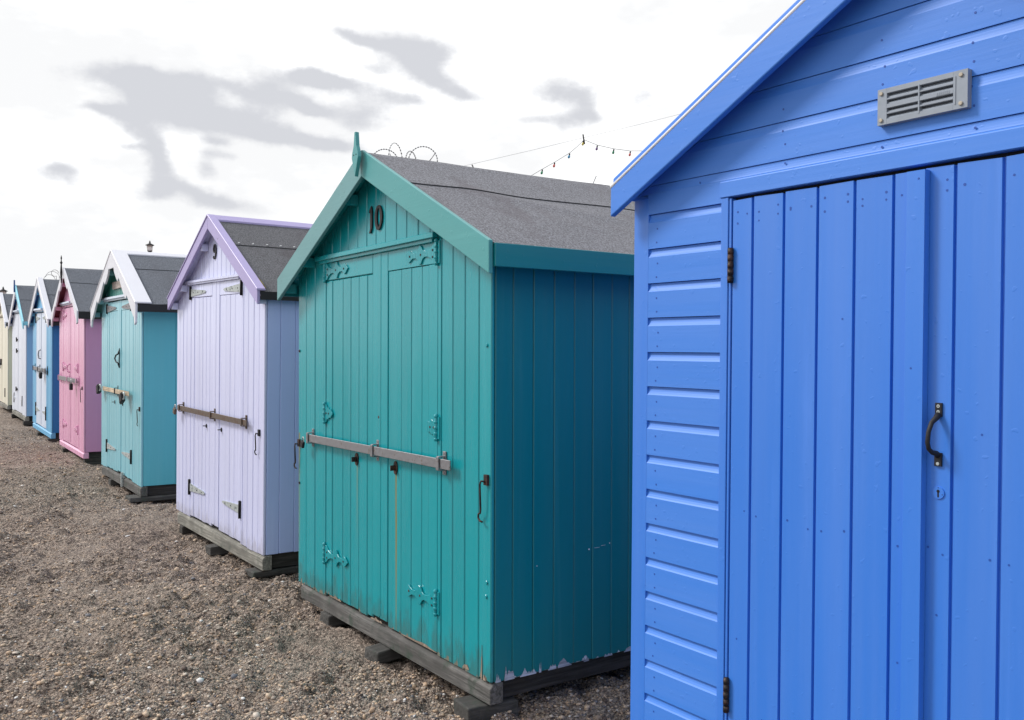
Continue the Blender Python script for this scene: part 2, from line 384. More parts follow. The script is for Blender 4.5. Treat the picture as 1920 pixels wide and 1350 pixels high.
def shell(ctx, p):
    """walls, floor, roof, bargeboards of one hut; p holds the measured figures"""
    W0, W1 = p['u0'], p['u1']; uc = p['uc']; D = p.get('D', 2.3); Hw = p['Hw']
    za, s, hs, ov = p['za'], p['s'], p['hs'], p['ov']
    def zt(u): return za - s * abs(u - uc)
    def zu(u): return zt(u) - .045
    p['zt'] = zt; p['zu'] = zu
    rng = random.Random(p['seed'])
    # front wall boards -------------------------------------------------
    d0, d1 = p['door']; dz = p['door_top']; pitch = p.get('pitch', .114)
    b = MB(ctx)
    def plank(a, c, z0, mi=0, th=.018):
        y = rng.uniform(-.0012, .0012)
        g = .0018
        ks = [a + g] + ([uc] if a + .01 < uc < c - .01 else []) + [c - g]
        poly = [(ks[0], z0), (ks[-1], z0)] + [(k, zu(k)) for k in reversed(ks)]
        b.prism(poly, y, th, mi)
    def boards(a, c, z0f, mi=0):
        n = max(1, round((c - a) / pitch)); xs = [a + (c - a) * i / n for i in range(n + 1)]
        xs = [xs[0]] + [x + rng.uniform(-.006, .006) for x in xs[1:-1]] + [xs[-1]]
        for i in range(n): plank(xs[i], xs[i + 1], z0f(xs[i]), mi)
    zj = lambda x: rng.uniform(-.008, .002)
    boards(W0, d0 - .03, zj); boards(d1 + .03, W1, zj)
    gm = 1 if p.get('gable_mat') else 0
    boards(d0 - .03, d1 + .03, lambda x: dz + .008, gm)
    b.build('front_wall', [M[p['front']], M[p.get('gable_mat', p['front'])]], bevel=.0045)
    # door frame strips
    for a, c in ((d0 - .03, d0 - .002), (d1 + .002, d1 + .03)):
        b = MB(ctx); b.box(a, c, -.002, .02, 0, dz + .006); b.build('door_jamb', M[p['front']], bevel=.002)
    b = MB(ctx)
    b.box(W0 + .02, W1 - .02, .0185, .03, .02, Hw - .05); b.prism([(W0 + .02, Hw - .06), (W1 - .02, Hw - .06), (uc, zu(uc) - .03)], .0185, .03)
    b.build('leak_backing', M['inner'])  # added black backing behind the boards, blocks light leaking through the gaps
    # side and back walls
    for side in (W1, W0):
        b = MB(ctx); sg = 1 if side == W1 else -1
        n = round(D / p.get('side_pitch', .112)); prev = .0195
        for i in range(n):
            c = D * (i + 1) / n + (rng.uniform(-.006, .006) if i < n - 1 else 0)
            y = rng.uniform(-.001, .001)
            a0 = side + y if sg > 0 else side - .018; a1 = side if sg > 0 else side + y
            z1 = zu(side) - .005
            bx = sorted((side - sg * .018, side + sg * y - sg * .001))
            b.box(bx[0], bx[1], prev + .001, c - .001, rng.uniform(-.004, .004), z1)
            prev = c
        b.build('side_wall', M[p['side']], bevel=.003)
    b = MB(ctx)
    b.prism([(W0 + .02, 0), (W1 - .02, 0), (W1 - .02, zu(W1)), (uc, zu(uc)), (W0 + .02, zu(W0))], D - .02, D)
    b.build('back_wall', M[p['side']])
    b = MB(ctx); b.box(W0 + .03, W1 - .03, .03, D - .03, .0, .025); b.build('floor', M['under'])
    # roof ---------------------------------------------------------------
    fe = M[p['felt']]
    for sg in (-1, 1):
        b = MB(ctx)
        nu, nv = 22, 26; th = .012
        v0, v1 = -ov + .002, D + .08
        lap = p.get('lap', .42)
        def surf(t0, t1, off, sag, mi, over):
            vs = []; fs = []
            for j in range(nv + 1):
                v = v0 + (v1 - v0) * j / nv
                for i in range(nu + 1):
                    t = t0 + (t1 - t0) * i / nu
                    uu = uc + sg * hs * t
                    w = mnoise.noise(Vector((v * 1.1 + p['seed'], t * 2.5 + v * .9, sg * 3))) * p.get('wrinkle', .008) * min(1, (v + ov) * 3) * (1 if t > .05 else .3)
                    w += max(0, mnoise.noise(Vector((v * 1.6 - t * 5, t * 3 + p['seed'] * 2, 5)))) ** 2 * p.get('wrinkle', .008) * 3.0 * min(1, (v + ov) * 3)
                    w = max(w, -.007 - w * .0)
                    zz = zt(uu) - .010 + off + w
                    if t < .03: zz -= .006
                    vs.append((uu, v, zz))
            n = len(vs)
            for j in range(nv):
                for i in range(nu):
                    k = j * (nu + 1) + i
                    fs.append((k, k + 1, k + nu + 2, k + nu + 1))
            b.add(vs, fs, mi, True)
            # edge thickness along the lower border
            vs2 = []; 
            for j in range(nv + 1):
                x, y, z = vs[j * (nu + 1) + nu]; vs2 += [(x, y, z), (x, y, z - over)]
            b.add(vs2, [(2 * j, 2 * j + 1, 2 * j + 3, 2 * j + 2) for j in range(nv)], 1)
        surf(0, lap, .006, 0, 0, .009)
        surf(lap - .03, 1.0, 0, 0, 0, .012)
        if p.get('nails'):
            for k in range(22):
                v = .02 + k * .105; uu = uc + sg * hs * (lap - .018)
                b.disc(uu, zt(uu) + .0, v, v + .011, .007, 6, 2)
        b.build('roof_felt', [fe, M['felt_edge'], M['nail']], recalc=False)
        b = MB(ctx)
        e = uc + sg * hs
        b.prism([(uc, zt(uc) - .025), (e, zt(e) - .027), (e, zt(e) - .045), (uc, zt(uc) - .042)], -ov + .012, D + .075)
        b.build('roof_boards', M[p.get('soffit', p['front'])])
        # eaves fascia
        fz = p.get('fascia', .09)
        b = MB(ctx)
        if p.get('fascia_mat'):
            b.box(e - sg * .004, e + sg * .016, -ov + .004, D + .07, zt(e) - .012 - fz, zt(e) - .012)
            b.build('eaves_fascia', M[p['fascia_mat']], bevel=.002)
        else:
            b.box(e - sg * .002, e + sg * .010, -ov + .004, D + .07, zt(e) - .015 - fz, zt(e) - .013)
            b.build('eaves_fascia', M['felt_edge'], label='black felt drip strip hanging over the eaves')
    # rafters seen under the overhang
    for t in (.22, .72, .96):
        for sg in (-1, 1):
            b = MB(ctx)
            uu = uc + sg * hs * t
            b.box(uu - .02, uu + .02, -ov + .004, -.002, zt(uu) - .115, zt(uu) - .05 - s * .02)
            b.build('purlin_end', M[p['front']], bevel=.002)
    # bargeboards ----------------------------------------------------------
    bw = p['bw']
    for sg in (-1, 1):
        b = MB(ctx)
        e = hs + .004
        scal = p.get('scallop')
        if not scal:
            poly = [(uc, zt(uc)), (uc + sg * e, zt(uc + e)), (uc + sg * e, zt(uc + e) - bw), (uc, zt(uc) - bw * p.get('apex_w', 1.0))]
            b.prism(poly, -ov - .02, -ov)
        else:
            N = 60; top = []; bot = []
            for i in range(N + 1):
                t = i / N; uu = uc + sg * e * t
                top.append((uu, zt(uu)))
                # ogee waves: depth swells and steps back twice, rounded tongue at the tip
                ph = (t * 3.0) % 1.0
                d = bw * (.72 + .42 * sin(min(ph * 1.25, 1) * pi * .5) ** 1.5) if ph < .86 else bw * (1.14 - .42 * (ph - .86) / .14)
                if t < .12: d = bw * (1.25 - 4.2 * t)
                if t > .985: d = bw * (1.0 - 8 * (t - .985))
                bot.append((uu, zt(uu) - d))
            if scal == 2:      # tongue hanging past the eave
                top.append((uc + sg * e * 1.0, zt(uc + e) - .02))
            for i in range(N):
                b.prism([top[i], top[i + 1], bot[i + 1], bot[i]], -ov - .02, -ov)
            bmx = bot[-1]
            b.prism([(uc + sg * e * .93, zt(uc + e * .93) - bw * .85), (uc + sg * e, zt(uc + e) - bw * .6), (uc + sg * e * .995, zt(uc + e) - bw * 1.25), (uc + sg * e * .96, zt(uc + e) - bw * 1.4)], -ov - .0195, -ov - .0005)
        o = b.build('bargeboard', M[p['barge'][0 if sg < 0 else 1]], bevel=.0025 if not scal else 0)
        if p.get('verge'):
            b = MB(ctx)
            e2 = uc + sg * (hs + .012)
            b.prism([(uc, zt(uc) + .016), (e2, zt(e2) + .016), (e2, zt(e2) + .001), (uc, zt(uc) + .001)], -ov - .026, -ov + p['verge'])
            b.build('verge_board', M[p['verge_mat']], o, bevel=.003)
    if p.get('ridge'):
        b = MB(ctx)
        for sg in (-1, 1):
            b.prism([(uc, zt(uc) + .014), (uc + sg * .07, zt(uc + .07) + .012), (uc + sg * .07, zt(uc + .07) - .003), (uc, zt(uc) + .001)], -ov + p['verge'] - .001, D + .07)
        b.build('ridge_cap', M[p['verge_mat']], bevel=.002)
    # skids ------------------------------------------------------------------
    sd = p.get('skid_h', .09)
    sm = M[p.get('skid', 'skid')]
    b = MB(ctx)
    b.prismv([(-.006, -sd), (-.006, -.022), (.012, -.003), (.06, -.003), (.06, -sd)], W0 + .06, W1 + .005)
    b.build('front_skid', sm, bevel=.003)
    for x in (W0 + .10, uc, W1 - .07):
        b = MB(ctx)
        b.box(x - .03, x + .03, .062, D - .04, -sd, -.006)
        b.build('floor_bearer', M['under'])
    b = MB(ctx)
    for k in range(5):
        v = .35 + k * .42
        b.box(W0 + .14, W1 - .11, v, v + .05, -sd + .02, -.008)
    b.build('floor_joist', M['under'])

def door_pair(ctx, p, style='framed', mat_=None, mid=None):
    d0, d1 = p['door']; dz = p['door_top']; dzb = p.get('door_bottom', .015)
    mid = mid if mid is not None else (d0 + d1) / 2
    rng = random.Random(p['seed'] + 50); m_ = M[mat_ or p['front']]
    leaves = []
    for k, (a, c) in enumerate(((d0 + .002, mid - .002), (mid + .001, d1 - .002))):
        b = MB(ctx)
        def pl(x0, x1, z0, z1, dy=0):
            y = rng.uniform(-.001, .001) + dy
            b.box(x0 + .0016, x1 - .0016, y, .018, z0, z1)
        if style == 'framed':
            outer, inner = .085, .085
            so = (a, a + outer) if k == 0 else (c - outer, c); si = (c - inner, c) if k == 0 else (a, a + inner)
            pl(*so, dzb, dz - .108); pl(si[0], si[1], dzb + .02, dz - .002, -.003)
            pl(min(so[0], si[0]) if k == 0 else si[1], (si[0] if k == 0 else c), dz - .106, dz - .004, -.001)
            x0, x1 = (so[1], si[0]) if k == 0 else (si[1], so[0])
            n = max(2, round((x1 - x0) / p.get('pitch', .11))); xs = [x0 + (x1 - x0) * (i + .35 * (0 < i < n) - (.7 * 0)) / n for i in range(n + 1)]
            for i in range(n): pl(xs[i], xs[i + 1], dzb + rng.uniform(-.006, .004), dz - .108, .002)
        else:
            n = max(2, round((c - a) / p.get('pitch', .11)))
            for i in range(n): pl(a + (c - a) * i / n, a + (c - a) * (i + 1) / n, dzb, dz - .004)
        if k == 1: b.box(mid - .028, mid + .012, -.0045, -.001, dzb + .03, dz - .004)
        leaves.append(b.build('door', m_, bevel=.004))
    return leaves

def rain_strip(ctx, u0, u1, z, m, proud=.045, h=.03, name='door_hood'):
    b = MB(ctx)
    b.prismv([(-proud * .7, z - h * .42), (-proud * .7, z + h * .40), (-.003, z + h * .55), (-.003, z - h * .42)], u0, u1)
    b.box(u0 + .03, u1 - .03, -.018, -.003, z - h * 1.0, z - h * .32)
    return b.build(name, m, bevel=.002)

def timber_block(ctx, u, z_top, lenv=.5, w=.13, h=.13, v0=-.1, label='', mat_='skid', rot=0):
    c = ctx.world(u, v0 + lenv / 2, z_top)
    r = random.Random(label)
    b = MB(None)
    vs = []
    for k, y in enumerate(np.linspace(-lenv / 2, lenv / 2, 5)):
        for (x, z) in ((-w / 2, -h), (w / 2, -h), (w / 2, 0), (-w / 2, 0)):
            vs.append((x + r.uniform(-.006, .006), y + (r.uniform(-.008, .008) if k in (0, 4) else 0), z + (r.uniform(-.006, 0) if z == 0 else 0)))
    fs = [(0, 1, 2, 3), (16, 19, 18, 17)]
    for k in range(4):
        for i in range(4):
            fs.append((k * 4 + i, k * 4 + 4 + i, k * 4 + 4 + (i + 1) % 4, k * 4 + (i + 1) % 4))
    b.add(vs, fs)
    me = b.build('timber_block', M[mat_], None, bevel=.008, seg=2)
    yaw = atan2(ctx.M[1][0], ctx.M[0][0])
    me.matrix_world = Matrix.Translation(c) @ Matrix.Rotation(yaw + radians(rot), 4, 'Z')
    tag(me, label, 'timber block', 'timber blocks under the huts')
    return me

huts = {}
# ---- green hut, number 10
g = Ctx((-.076, 3.836, .133), -55.28, -.67, -1.067, 'beach_hut', 'teal green beach hut numbered 10 with a pointed gable finial, second from the right', 'beach hut', 'beach huts in the row')
P = dict(u0=-2.134, u1=0, uc=-1.05, Hw=1.8, za=2.415, s=.487, hs=1.175, ov=.08, bw=.135, door=(-1.718, -.446), door_top=1.905, front='teal', side='teal_shade', felt='felt', barge=('teal_worn', 'teal_trim'), fascia_mat='teal_fascia', fascia=.095, seed=3, lap=.40, wrinkle=.013, skid_h=.09, D=2.3, door_bottom=.012)
shell(g, P)
dl = door_pair(g, P, mid=-1.03)
rain_strip(g, -1.815, -.445, 1.928, M['teal'])
for i, (uu, dn) in enumerate(((-1.718, 1), (-.446, -1))):
    hinge_fancy(g, dl[i], uu, 1.85, dn, m=M['teal']); hinge_fancy(g, dl[i], uu, .243, dn, m=M['teal']); hinge_fancy(g, dl[i], uu, 1.045, dn, m=M['teal'], small=True)
locking_bar(g, -1.925, -.28, .89, (-1.895, -1.047, -.378), M['galv'])
padlock(g, -1.945, -.048, .868, .038, M['black'], 'black padlock on the left end of the teal hut 10 locking bar', 18)
for uu in (-1.307, -.859):
    b = MB(g); b.disc(uu, .819, -.004, .001, .020, 16, 0, .034)
    b.box(uu - .003, uu + .003, -.03, -.003, .806, .832); b.disc(uu, .819, -.012, -.003, .010, 10)
    b.build('keyhole_plate', M['rusty'], dl[0 if uu < -1.03 else 1])
cabin_hook(g, -.03, .845, .15, M['rusty']); cabin_hook(g, -2.11, .835, .13, M['rusty'])
# finial
b = MB(g); fz = 2.385
b.prism([(-1.05, 2.275), (-1.013, 2.372), (-1.017, 2.395), (-1.034, 2.43), (-1.043, 2.50), (-1.057, 2.50), (-1.066, 2.43), (-1.083, 2.395), (-1.087, 2.372)], -.135, -.1155)
for zz in (2.385,):
    for q in (-.014, .014): b.disc(-1.05 + q, zz, -.137, -.134, .004, 8, 1)
b.build('finial', [M['teal_trim'], M['rusty']], bevel=.002)
for (uu, zz, mm) in ((-.035, 1.42, 'teal'), (-.03, .42, 'teal'), (-.035, .36, 'teal'), (-2.112, 1.40, 'rusty'), (-2.11, .60, 'rusty'), (-1.04, 1.06, 'rusty')):
    b = MB(g); b.disc(uu, zz, -.006, .0, .008, 12); b.build('bolt_head', M[mm], bevel=.002)
for (v0_, z0_, dv, dz_) in ((.525, .500, .007, .006), (.648, .515, .005, .005), (.235, .463, .004, .004), (.56, .505, .03, .0012), (.60, .511, .025, .0012)):
    b = MB(g); b.box(.0012, .0020, v0_, v0_ + dv, z0_, z0_ + dz_); b.build('paint_chip', M['chip_glint'])
# flaked patches along the foot of the boards
pr_ = random.Random(8)
def ragged(a, c, z0, z1):
    n = 7; top = [(a + (c - a) * i / n, z0 + (z1 - z0) * (pr_.uniform(.15, 1) if 0 < i < n else .1)) for i in range(n + 1)]
    return [(a, z0), (c, z0)] + top[::-1]
for (v0_, v1_, hh_) in ((.022, .050, .040), (.068, .120, .062), (.150, .235, .040), (.250, .262, .045), (.300, .345, .030), (.352, .430, .042), (.50, .53, .018), (.62, .67, .014), (.74, .80, .022)):
    b = MB(g); b.prismv(ragged(v0_, v1_, -.001, hh_), .0013, .0019); b.build('paint_chip', M['chipwhite'])
for (a_, c_, hh_) in ((-.074, -.064, .16), (-.055, -.035, .035), (-.80, -.45, .012), (-1.66, -1.50, .014), (-1.13, -1.0, .020), (-.22, -.17, .03)):
    b = MB(g); b.prism(ragged(a_, c_, .002 if hh_ > .03 else .010, hh_ + (.0 if hh_ > .03 else .012)), -.0034, -.0010); b.build('bare_wood_patch', M['barewood'])
# number 10
def ell(cu, cz, ru, rz, n=28, sl=0): return [(cu + ru * cos(2 * pi * k / n) + sl * rz * sin(2 * pi * k / n), cz + rz * sin(2 * pi * k / n)) for k in range(n)]
b = MB(g)
b.stroke([(-1.150, 2.117), (-1.140, 2.128), (-1.128, 2.142), (-1.126, 2.12), (-1.126, 2.07), (-1.128, 2.035), (-1.136, 2.018), (-1.148, 2.012)], [.004, .012, .016, .02, .021, .019, .013, .007], -.008, -.001)
b.build('digit', M['black'])
b = MB(g)
n = 30; b.stroke(ell(-1.043, 2.08, .030, .056), [.013 + .011 * abs(cos(2 * pi * k / n)) for k in range(n)][:28], -.008, -.001, closed=True)
b.build('digit', M['black'])
huts['green'] = g

# ---- lilac hut, number 9
l = Ctx((-1.659, 6.16, .124), -53.97, .45, -1.0, 'beach_hut', 'pale lilac beach hut numbered 9 with purple bargeboards', 'beach hut', 'beach huts in the row')
P = dict(u0=-2.0, u1=0, uc=-.985, Hw=1.75, za=2.37, s=.57, hs=1.03, ov=.055, bw=.094, door=(-1.612, -.437), door_top=1.885, pitch=.094, front='lilac', side='lilac_shade', felt='felt_dark', barge=('lilac_trim', 'lilac_trim'), verge=.035, verge_mat='lilac_trim', ridge=True, fascia=.05, seed=5, lap=.40, nails=True, wrinkle=.006, skid='skid_pale', skid_h=.10)
shell(l, P)
dl = door_pair(l, P, mid=-1.0)
rain_strip(l, -1.735, -.445, 1.905, M['lilac'], .04, .024)
for i, (uu, dn) in enumerate(((-1.612, 1), (-.437, -1))):
    hinge_T(l, dl[i], uu, 1.818, dn, .38, .11, M['galv_pale'], M['black'], wide=.062); hinge_T(l, dl[i], uu, .245, dn, .38, .125, M['galv_pale'], M['black'], wide=.062)
locking_bar(l, -1.86, -.245, .876, (-1.80, -1.0, -.33), M['bronze'], .02)
padlock(l, -1.875, -.05, .868, .048, M['bronze'], 'brown padlock on the left end of the lilac hut 9 locking bar', 15)
for uu in (-1.21, -.86):
    b = MB(l); b.disc(uu, .775, -.004, .001, .012, 12, 0, .016); b.box(uu - .018, uu + .004, -.024, -.003, .772, .778); b.build('keyhole_plate', M['black'], dl[0 if uu < -1.0 else 1])
cabin_hook(l, -.08, .815, .125, M['black'])
b = MB(l)
b.stroke([(-1.058, 2.078), (-1.052, 2.063), (-1.034, 2.060), (-1.016, 2.075), (-1.006, 2.10), (-1.004, 2.13), (-1.010, 2.152), (-1.026, 2.164), (-1.044, 2.158), (-1.054, 2.14), (-1.052, 2.118), (-1.040, 2.108), (-1.024, 2.110), (-1.012, 2.122)],
         [.016, .012, .012, .018, .023, .023, .018, .010, .015, .020, .016, .010, .009, .009], -.008, -.001)
b.build('digit', M['black'])
b = MB(l); b.prism([(-.10, 1.872), (.045, 1.789), (.045, 1.797), (-.05, 1.853)], -.07, -.012); b.build('moss_patch', M['moss'], label='mossy rotten corner of the verge board')

# ---- aqua hut with white scalloped bargeboards
t = Ctx((-3.655, 9.075, .126), -55.67, .02, -1.01, 'beach_hut', 'aqua beach hut with white scalloped bargeboards and a white ridge cap', 'beach hut', 'beach huts in the row')
P = dict(u0=-2.02, u1=0, uc=-1.0, Hw=1.76, za=2.40, s=.51, hs=1.16, ov=.075, bw=.15, scallop=2, door=(-1.665, -.40), door_top=1.875, pitch=.10, front='aqua', side='aqua_shade', felt='felt_blue', barge=('white', 'white'), verge=.13, verge_mat='white', ridge=True, fascia=.07, gable_mat='aqua_dark', soffit='aqua_dark', seed=9, lap=.34, wrinkle=.006, side_pitch=.34, skid_h=.10)
shell(t, P)
dl = door_pair(t, P, mid=-1.03)
rain_strip(t, -1.84, -.47, 1.912, M['white_door'], .06, .03)
b = MB(t); b.prism([(-1.32, 2.005), (-.72, 2.005), (-.72, 2.085), (-1.32, 2.085)], -.02, -.003); b.build('name_board', M['under_white'], bevel=.002)
for i, (uu, dn) in enumerate(((-1.665, 1), (-.42, -1))):
    hinge_T(t, dl[i], uu, 1.80, dn, .48, .11, M['galv'], M['black'], wide=.08); hinge_T(t, dl[i], uu, .25, dn, .46, .145, M['galv_pale'], M['black'], wide=.07)
locking_bar(t, -1.76, -.40, .898, (-1.077,), M['timber_bar'], .024, M['black'])
padlock(t, -1.80, -.06, .90, .10, M['black'], 'large black padlock on the left end of the aqua hut timber bar', 75)
padlock(t, -.50, -.07, .868, .10, M['black'], 'large black padlock on the right end of the aqua hut timber bar', 70)
b = MB(t); b.tube([(-1.0, -.004, 1.35), (-1.0, -.02, 1.30), (-1.06, -.03, 1.285), (-1.12, -.03, 1.25), (-1.06, -.03, 1.215), (-1.0, -.02, 1.20), (-1.0, -.004, 1.15)], .008, 8); b.tube([(-1.0, -.006, 1.36), (-1.0, -.006, 1.15)], .006, 6); b.build('pull_handle', M['black'], dl[1])
for uu in (-1.26, -.86):
    b = MB(t); b.disc(uu, .768, -.004, .001, .012, 12, 0, .02); b.box(uu - .02, uu + .004, -.026, -.003, .765, .771); b.build('keyhole_plate', M['rusty'], dl[0 if uu < -1.0 else 1])
cabin_hook(t, -.06, .755, .14, M['rusty'])
b = MB(t); b.box(-.80, -.77, -.03, -.008, -.10, .05); b.build('tie_strap', M['galv_pale'])

# ---- pink hut
pk = Ctx((-5.476, 11.768, .135), -56.13, -.19, -1.05, 'beach_hut', 'pink beach hut with a tall black spire finial on its gable', 'beach hut', 'beach huts in the row')
P = dict(u0=-2.1, u1=0, uc=-1.06, Hw=1.77, za=2.44, s=.545, hs=1.15, ov=.08, bw=.12, scallop=1, door=(-1.70, -.43), door_top=1.90, pitch=.10, front='pink', side='pink_shade', felt='felt_blue', barge=('white', 'white'), fascia=.09, soffit='maroon', seed=12, lap=.36, wrinkle=.016, side_pitch=.28, skid_h=.08, skid='pink')
shell(pk, P)
dl = door_pair(pk, P, 'plain')
rain_strip(pk, -1.92, -.96, 1.965, M['white_door'], .06, .03)
for i, (uu, dn) in enumerate(((-1.70, 1), (-.43, -1))):
    for zz in (1.80, 1.07, .255): hinge_fancy(pk, dl[i], uu, zz, dn, L=.28, m=M['pink'])
locking_bar(pk, -1.98, -.34, .905, (-1.93, -1.15, -.36), M['galv'], .028, M['pink'])
padlock(pk, -.62, -.06, .862, .085, M['black'], 'dark blue padlock on the right part of the pink hut locking bar', 0)
b = MB(pk); b.tube([(-1.09, -.004, 1.12), (-1.10, -.03, 1.10), (-1.15, -.035, 1.06), (-1.10, -.03, 1.01), (-1.09, -.004, 1.0)], .010, 8); b.build('pull_handle', M['pink'], dl[0])
cabin_hook(pk, -.10, .81, .15, M['black'])
b = MB(pk); b.tube([(-1.06, -.12, 2.22), (-1.06, -.12, 2.30), (-1.06, -.12, 2.36), (-1.06, -.12, 2.48), (-1.06, -.12, 2.50), (-1.06, -.12, 2.52), (-1.06, -.12, 2.545), (-1.06, -.12, 2.56), (-1.06, -.12, 2.60)], [.006, .012, .016, .008, .018, .007, .006, .011, .003], 10); b.build('finial', M['black'])

# ---- blue hut with white doors
sb = Ctx((-7.126, 14.235, .137), -55.59, .51, -1.07, 'beach_hut', 'deep blue beach hut with white double doors and a blue base board', 'beach hut', 'beach huts in the row')
P = dict(u0=-2.14, u1=0, uc=-1.06, Hw=1.74, za=2.44, s=.60, hs=1.14, ov=.05, bw=.12, door=(-1.70, -.54), door_top=1.88, pitch=.11, front='sky_blue', side='deep_blue', felt='felt_blue', barge=('white', 'white'), verge=.06, verge_mat='white', fascia=.08, soffit='navy', seed=21, lap=.4, wrinkle=.008, side_pitch=.5, skid='sky_blue', skid_h=.09)
shell(sb, P)
dl = door_pair(sb, P, 'plain', 'white_door')
rain_strip(sb, -1.95, -.85, 1.935, M['white_door'], .07, .035)
for i, (uu, dn) in enumerate(((-1.70, 1), (-.54, -1))):
    hinge_T(sb, dl[i], uu, 1.79, dn, .4, .16, M['galv_pale'], M['black'], wide=.08); hinge_T(sb, dl[i], uu, .26, dn, .4, .22, M['galv_pale'], M['black'], wide=.08)
locking_bar(sb, -1.88, -.36, .95, (-1.82, -1.25, -.40), M['galv'], .03, M['black'])
padlock(sb, -.72, -.06, .92, .10, M['black'], 'black padlock on the right part of the blue hut locking bar', 20)
b = MB(sb); b.tube([(-1.15, -.004, 1.27), (-1.17, -.03, 1.25), (-1.20, -.035, 1.19), (-1.17, -.03, 1.13), (-1.15, -.004, 1.12)], .010, 8); b.build('pull_handle', M['galv'], dl[0])

# ---- pale white and blue hut
w = Ctx((-9.122, 17.255, .144), -55.43, .41, -1.06, 'beach_hut', 'white fronted beach hut with cyan right bargeboard and light blue side', 'beach hut', 'beach huts in the row')
P = dict(u0=-2.12, u1=0, uc=-1.02, Hw=1.80, za=2.51, s=.62, hs=1.16, ov=.05, bw=.15, door=(-1.72, -.45), door_top=1.95, pitch=.12, front='pale', side='light_blue', felt='felt_blue', barge=('white', 'cyan'), fascia_mat='cyan', fascia=.07, soffit='navy', seed=31, lap=.42, wrinkle=.008, side_pitch=.5, skid='skid_pale', skid_h=.09)
shell(w, P)
dl = door_pair(w, P, 'plain')
rain_strip(w, -2.0, -.95, 2.0, M['white_door'], .07, .03)
for (uu, zz, k) in ((-1.23, 1.43, 0), (-1.22, 1.21, 0), (-1.27, .45, 0)):
    b = MB(w); b.box(uu - .06, uu + .10, -.02, .0, zz - .015, zz + .015); b.box(uu + .02, uu + .07, -.035, -.018, zz - .04, zz + .05); b.build('bolt', M['black'], dl[0])
for i, (uu, dn) in enumerate(((-1.72, 1), (-.45, -1))):
    hinge_T(w, dl[i], uu, .26, dn, .2, .2, M['pale'], M['galv'], wide=.05)
b = MB(w); b.prism([(-1.02, 2.36), (-.985, 2.44), (-1.01, 2.60), (-1.03, 2.60), (-1.055, 2.44)], -.095, -.0705); b.build('finial', M['navy'])

# ---- cream hut
cr = Ctx((-11.062, 20.178, .147), -55.3, -.05, -1.05, 'beach_hut', 'cream beach hut cut off by the left edge, farthest along the row', 'beach hut', 'beach huts in the row')
P = dict(u0=-2.1, u1=0, uc=-.98, Hw=1.83, za=2.50, s=.60, hs=1.14, ov=.05, bw=.12, door=(-1.70, -.43), door_top=1.95, pitch=.12, front='cream', side='cream_side', felt='felt_blue', barge=('white', 'white'), verge=.05, verge_mat='white', fascia=.07, seed=41, lap=.42, wrinkle=.006, side_pitch=.5, skid='skid_pale', skid_h=.09)
shell(cr, P)
dl = door_pair(cr, P, 'plain')
rain_strip(cr, -1.9, -.7, 2.0, M['cream'], .07, .03)
b = MB(cr); b.box(-1.25, -1.1, -.03, 0, .86, 1.0); b.box(-1.22, -1.14, -.05, -.028, .78, .9); b.build('hasp', M['black'], dl[0])
hinge_T(cr, dl[1], -.43, .26, -1, .2, .2, M['cream'], M['black'], wide=.05)

# ------------------------------------------------------------------ cobalt blue hut in the foreground (horizontal shiplap, vertical boarded doors)
B = Ctx((.421, 3.15, .1), -54.35, -.224, 1.045, 'beach_hut', 'large cobalt blue beach hut in the right foreground with shiplap gable and grey vent', 'beach hut', 'beach huts in the row')
W = 2.09; uc = 1.045; sl = .513; za = 2.545; hs = uc + .035; D = 2.4; ov = .06
def zt(u): return za - sl * abs(u - uc)
def ship_profile(z0, z1, flat=-.004):   # one board from its top z1 down to z0: cove at the top, flat face below
    return [(.018, z0 + .0005), (flat, z0 + .0005), (flat, z1 - .028), (flat + .0030, z1 - .0235), (flat + .0060, z1 - .0165), (flat + .0082, z1 - .009), (flat + .0088, z1 - .001), (.018, z1 - .001)]
bz = [1.894 - .115 * i for i in range(0, 17)]
b = MB(B)
for i in range(16):
    for (a, c) in ((.0665, .3915), (W - .3915, W - .0665)):
        b.prismv(ship_profile(bz[i + 1], bz[i]), a, c)
b.box(.070, .391, -.004, .018, -.07, bz[16])
# above the doors: boards cut to the slope
def ship_gable(z0, z1):
    prof = [(y if y > .01 else -.004 + (y + .004) * .42, z) for y, z in ship_profile(z0, z1)]
    n = 1
    h0 = lambda z: max(.004, uc - (za - .05 - z) / sl), 
    def ue(z):
        e = (za - .055 - z) / sl
        return max(.004, uc - e), min(W - .004, uc + e)
    vs = []; m_ = len(prof)
    for (y, z) in prof: vs.append((ue(min(z, za - .07))[0], y, z))
    for (y, z) in prof: vs.append((ue(min(z, za - .07))[1], y, z))
    fs = [tuple(range(m_)), tuple(range(2 * m_ - 1, m_ - 1, -1))] + [(i, (i + 1) % m_, (i + 1) % m_ + m_, i + m_) for i in range(m_)]
    b.add(vs, fs)
gz = [1.99, 2.100, 2.208, 2.316, 2.424, 2.475]
b.prism([(.068, 1.8945), (.392, 1.8945), (.392, 1.9085), (W - .392, 1.9085), (W - .392, 1.8945), (W - .068, 1.8945), (W - .068, 1.962), (.068, 1.962)], -.004, .018)
ship_gable(1.9625, 1.99)
for i in range(5): ship_gable(gz[i], gz[i + 1])
rng = random.Random(4)
def nail(u, z, v=-.0042, r=.0032):
    b.disc(u, z, v - .0006, v + .0004, r, 8, 1)
for i in range(15):
    nail(.115 + rng.uniform(-.005, .005), bz[i] - .05); nail(.113 + rng.uniform(-.005, .005), bz[i] - .095)
for z in (1.975, 2.03, 2.075):
    for uu in (.13, .30, .62, .93, 1.17): 
        if z < zt(uu) - .16: nail(uu + rng.uniform(-.006, .006), z + rng.uniform(-.006, .006))
